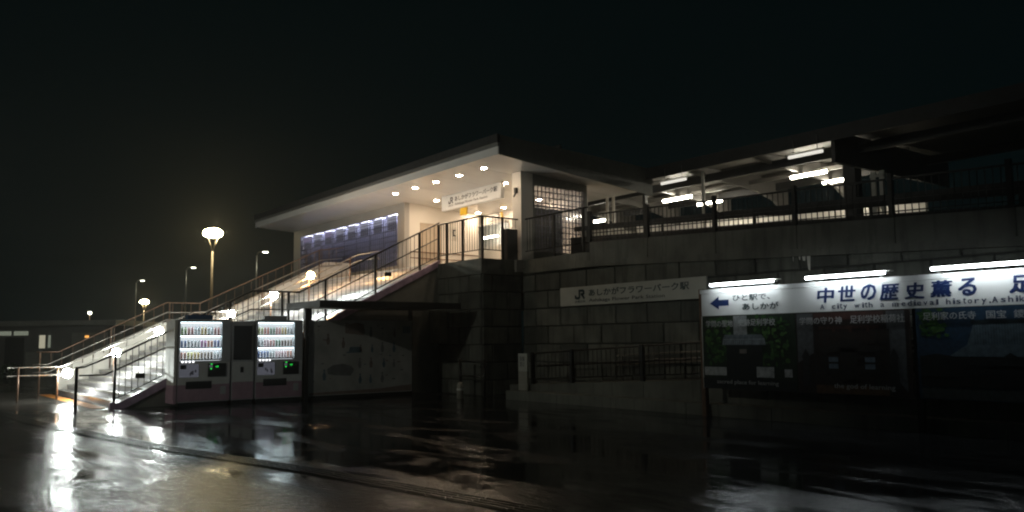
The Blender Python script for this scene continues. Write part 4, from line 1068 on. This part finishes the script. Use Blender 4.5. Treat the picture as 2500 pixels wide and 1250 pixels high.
def far_things():
    t = thing("far_lamp", "small bare white lamp on a thin pole left of the stairs", "lamp", (-87.9, 17.1, 0))
    MB().tube([(-87.9, 17.1, 0), (-87.9, 17.1, 4.4)], .05).build("pole", 'bronze', t); MB().lathe([(.01, 4.4), (.13, 4.46), (.17, 4.56), (.13, 4.66), (.01, 4.7)], (-87.9, 17.1, 0), 12).build("bulb", 'e_street', t)
    # roadside lamp just outside the picture, lights the walls
    t = thing("roadside_lamp", "tall roadside lamp standing beside the forecourt, outside the picture's left edge", "street lamp", (-30.2, 2.2, 0))
    MB().tube([(-30.2, 2.2, 0), (-30.2, 2.2, 7.6)], .08, 10, .05).build("pole", 'steel', t)
    MB().tube([(-30.2, 2.2, 7.6), (-30.0, 2.0, 7.75), (-29.7, 1.75, 7.8)], .04).build("arm", 'steel', t)
    MB().lathe([(.01, 7.66), (.15, 7.68), (.19, 7.74), (.01, 7.745)], (-29.6, 1.65, 0), 14).build("glow_disc", 'e_off', t)
    MB().lathe([(.2, 7.746), (.18, 7.82), (.05, 7.88), (.01, 7.89)], (-29.6, 1.65, 0), 14).build("head", 'fascia', t)
    t = thing("forecourt_lamp", "tall forecourt lamp beyond the picture's left edge that lights the block walls", "street lamp", (-15, -9, 0))
    MB().tube([(-15, -9, 0), (-15, -9, 7.9)], .08, 10, .05).build("pole", 'steel', t)
    MB().lathe([(.01, 7.9), (.14, 7.95), (.19, 8.08), (.14, 8.2), (.01, 8.25)], (-15, -9, 0), 14).build("bulb", 'e_fore', t)
    MB().box(-14.75, -14.73, -9.3, -7.8, 7.0, 8.9).build("light_blocker", 'black', t)  # unseen plate added to keep this lamp's light off the right side
    # low building behind the left railing
    b = thing("low_building", "low dark flat roofed building with a few lit windows left of the stairs", "building", (-45, 7, 0))
    a0 = Vector((-47.9, 3.6, 0)); a1 = Vector((-43.4, 9.45, 0)); d = (a1 - a0).normalized(); nn = Vector((-d.y, d.x, 0)); nn = -nn if nn.x > 0 else nn
    P = lambda s, o, z: tuple(a0 + d * s + nn * o + Vector((0, 0, z)))
    L = (a1 - a0).length
    def slab(s0, s1, o0, o1, z0, z1, nm, m, par): return MB().hexa([P(s0, o0, z0), P(s1, o0, z0), P(s1, o1, z0), P(s0, o1, z0), P(s0, o0, z1), P(s1, o0, z1), P(s1, o1, z1), P(s0, o1, z1)]).build(nm, m, par)
    slab(-6, L, .2, 6, 0, 2.45, "wall", 'far_wall', b); slab(-6.3, L + .3, -.3, 6.3, 2.45, 2.68, "roof", 'grey_wall', b)
    for s0, s1 in ((1.75, 2.47), (2.60, 3.28)): w = slab(s0, s1, .17, .199, 2.0, 2.2, "window", 'e_win', b)
    slab(3.83, 4.10, .17, .199, 1.38, 2.0, "door_window", 'e_win2', b); slab(4.25, 4.36, .17, .199, 1.4, 2.0, "door_window", 'e_win', b)
    slab(3.2, 4.5, .175, .198, 0, 1.2, "door", 'grey_wall', b); slab(2.2, 3.1, .176, .198, 0, 1.9, "door", 'black', b)
    slab(5.4, 7.1, .12, .19, 0.2, 2.1, "side_panel", 'grey_wall', b)
    slab(6.05, 6.22, .08, .11, 1.86, 1.96, "amber_light", 'e_amber', b)
    slab(.6, 1.0, .1, .16, .9, 1.05, "notice", 'sign_wall', b); slab(.6, 1.0, .1, .16, .7, .82, "notice", 'sign_wall', b)
    # trimmed dark hedge in front of it
    rnd = random.Random(3); mb = MB()
    for i in range(2600):
        s = rnd.uniform(-7, 3.6); o = -1.2 + rnd.uniform(-.4, .4); z = rnd.uniform(.05, .75) * (1 - .25 * rnd.random())
        c = Vector(P(s, o, z)); q = Vector((rnd.uniform(-1, 1), rnd.uniform(-1, 1), rnd.uniform(-1, 1))).normalized() * .06; w = q.cross(Vector((rnd.uniform(-1, 1), rnd.uniform(-1, 1), 1))).normalized() * .035
        mb.face([c - q, c + w, c + q, c - w])
    o = mb.build("hedge", 'leaf'); tag(o, "low dark green hedge at the left edge before the low building", "hedge")
M['e_fore'] = emit("forecourt_lamp_glow", (0.98, 1.0, 0.86), 340)
M['leaf'] = mat("hedge_leaf", (0.035, 0.075, 0.03), .5, var=.5, scale=9)
far_things()

# ------------------------------------------------------------------ thin haze added to give the lamps a halo like lens bloom
if HAZE > 0:
    o = MB().box(-130, 30, -12, 60, -1.5, 12.5).build("haze", None) if False else None
    mb = MB(); mb.box(-130, 30, -12, 60, -1.5, 12.5)
    hm = bpy.data.materials.new("lamp_halo_haze"); hm.use_nodes = True; n = hm.node_tree.nodes; n.remove(n["Principled BSDF"])
    pv = n.new("ShaderNodeVolumePrincipled"); pv.inputs["Color"].default_value = (0.9, 0.93, 0.9, 1); pv.inputs["Density"].default_value = HAZE; pv.inputs["Anisotropy"].default_value = 0.6
    hm.node_tree.links.new(pv.outputs[0], n["Material Output"].inputs["Volume"])
    o = mb.build("haze", hm); o["kind"] = "stuff"
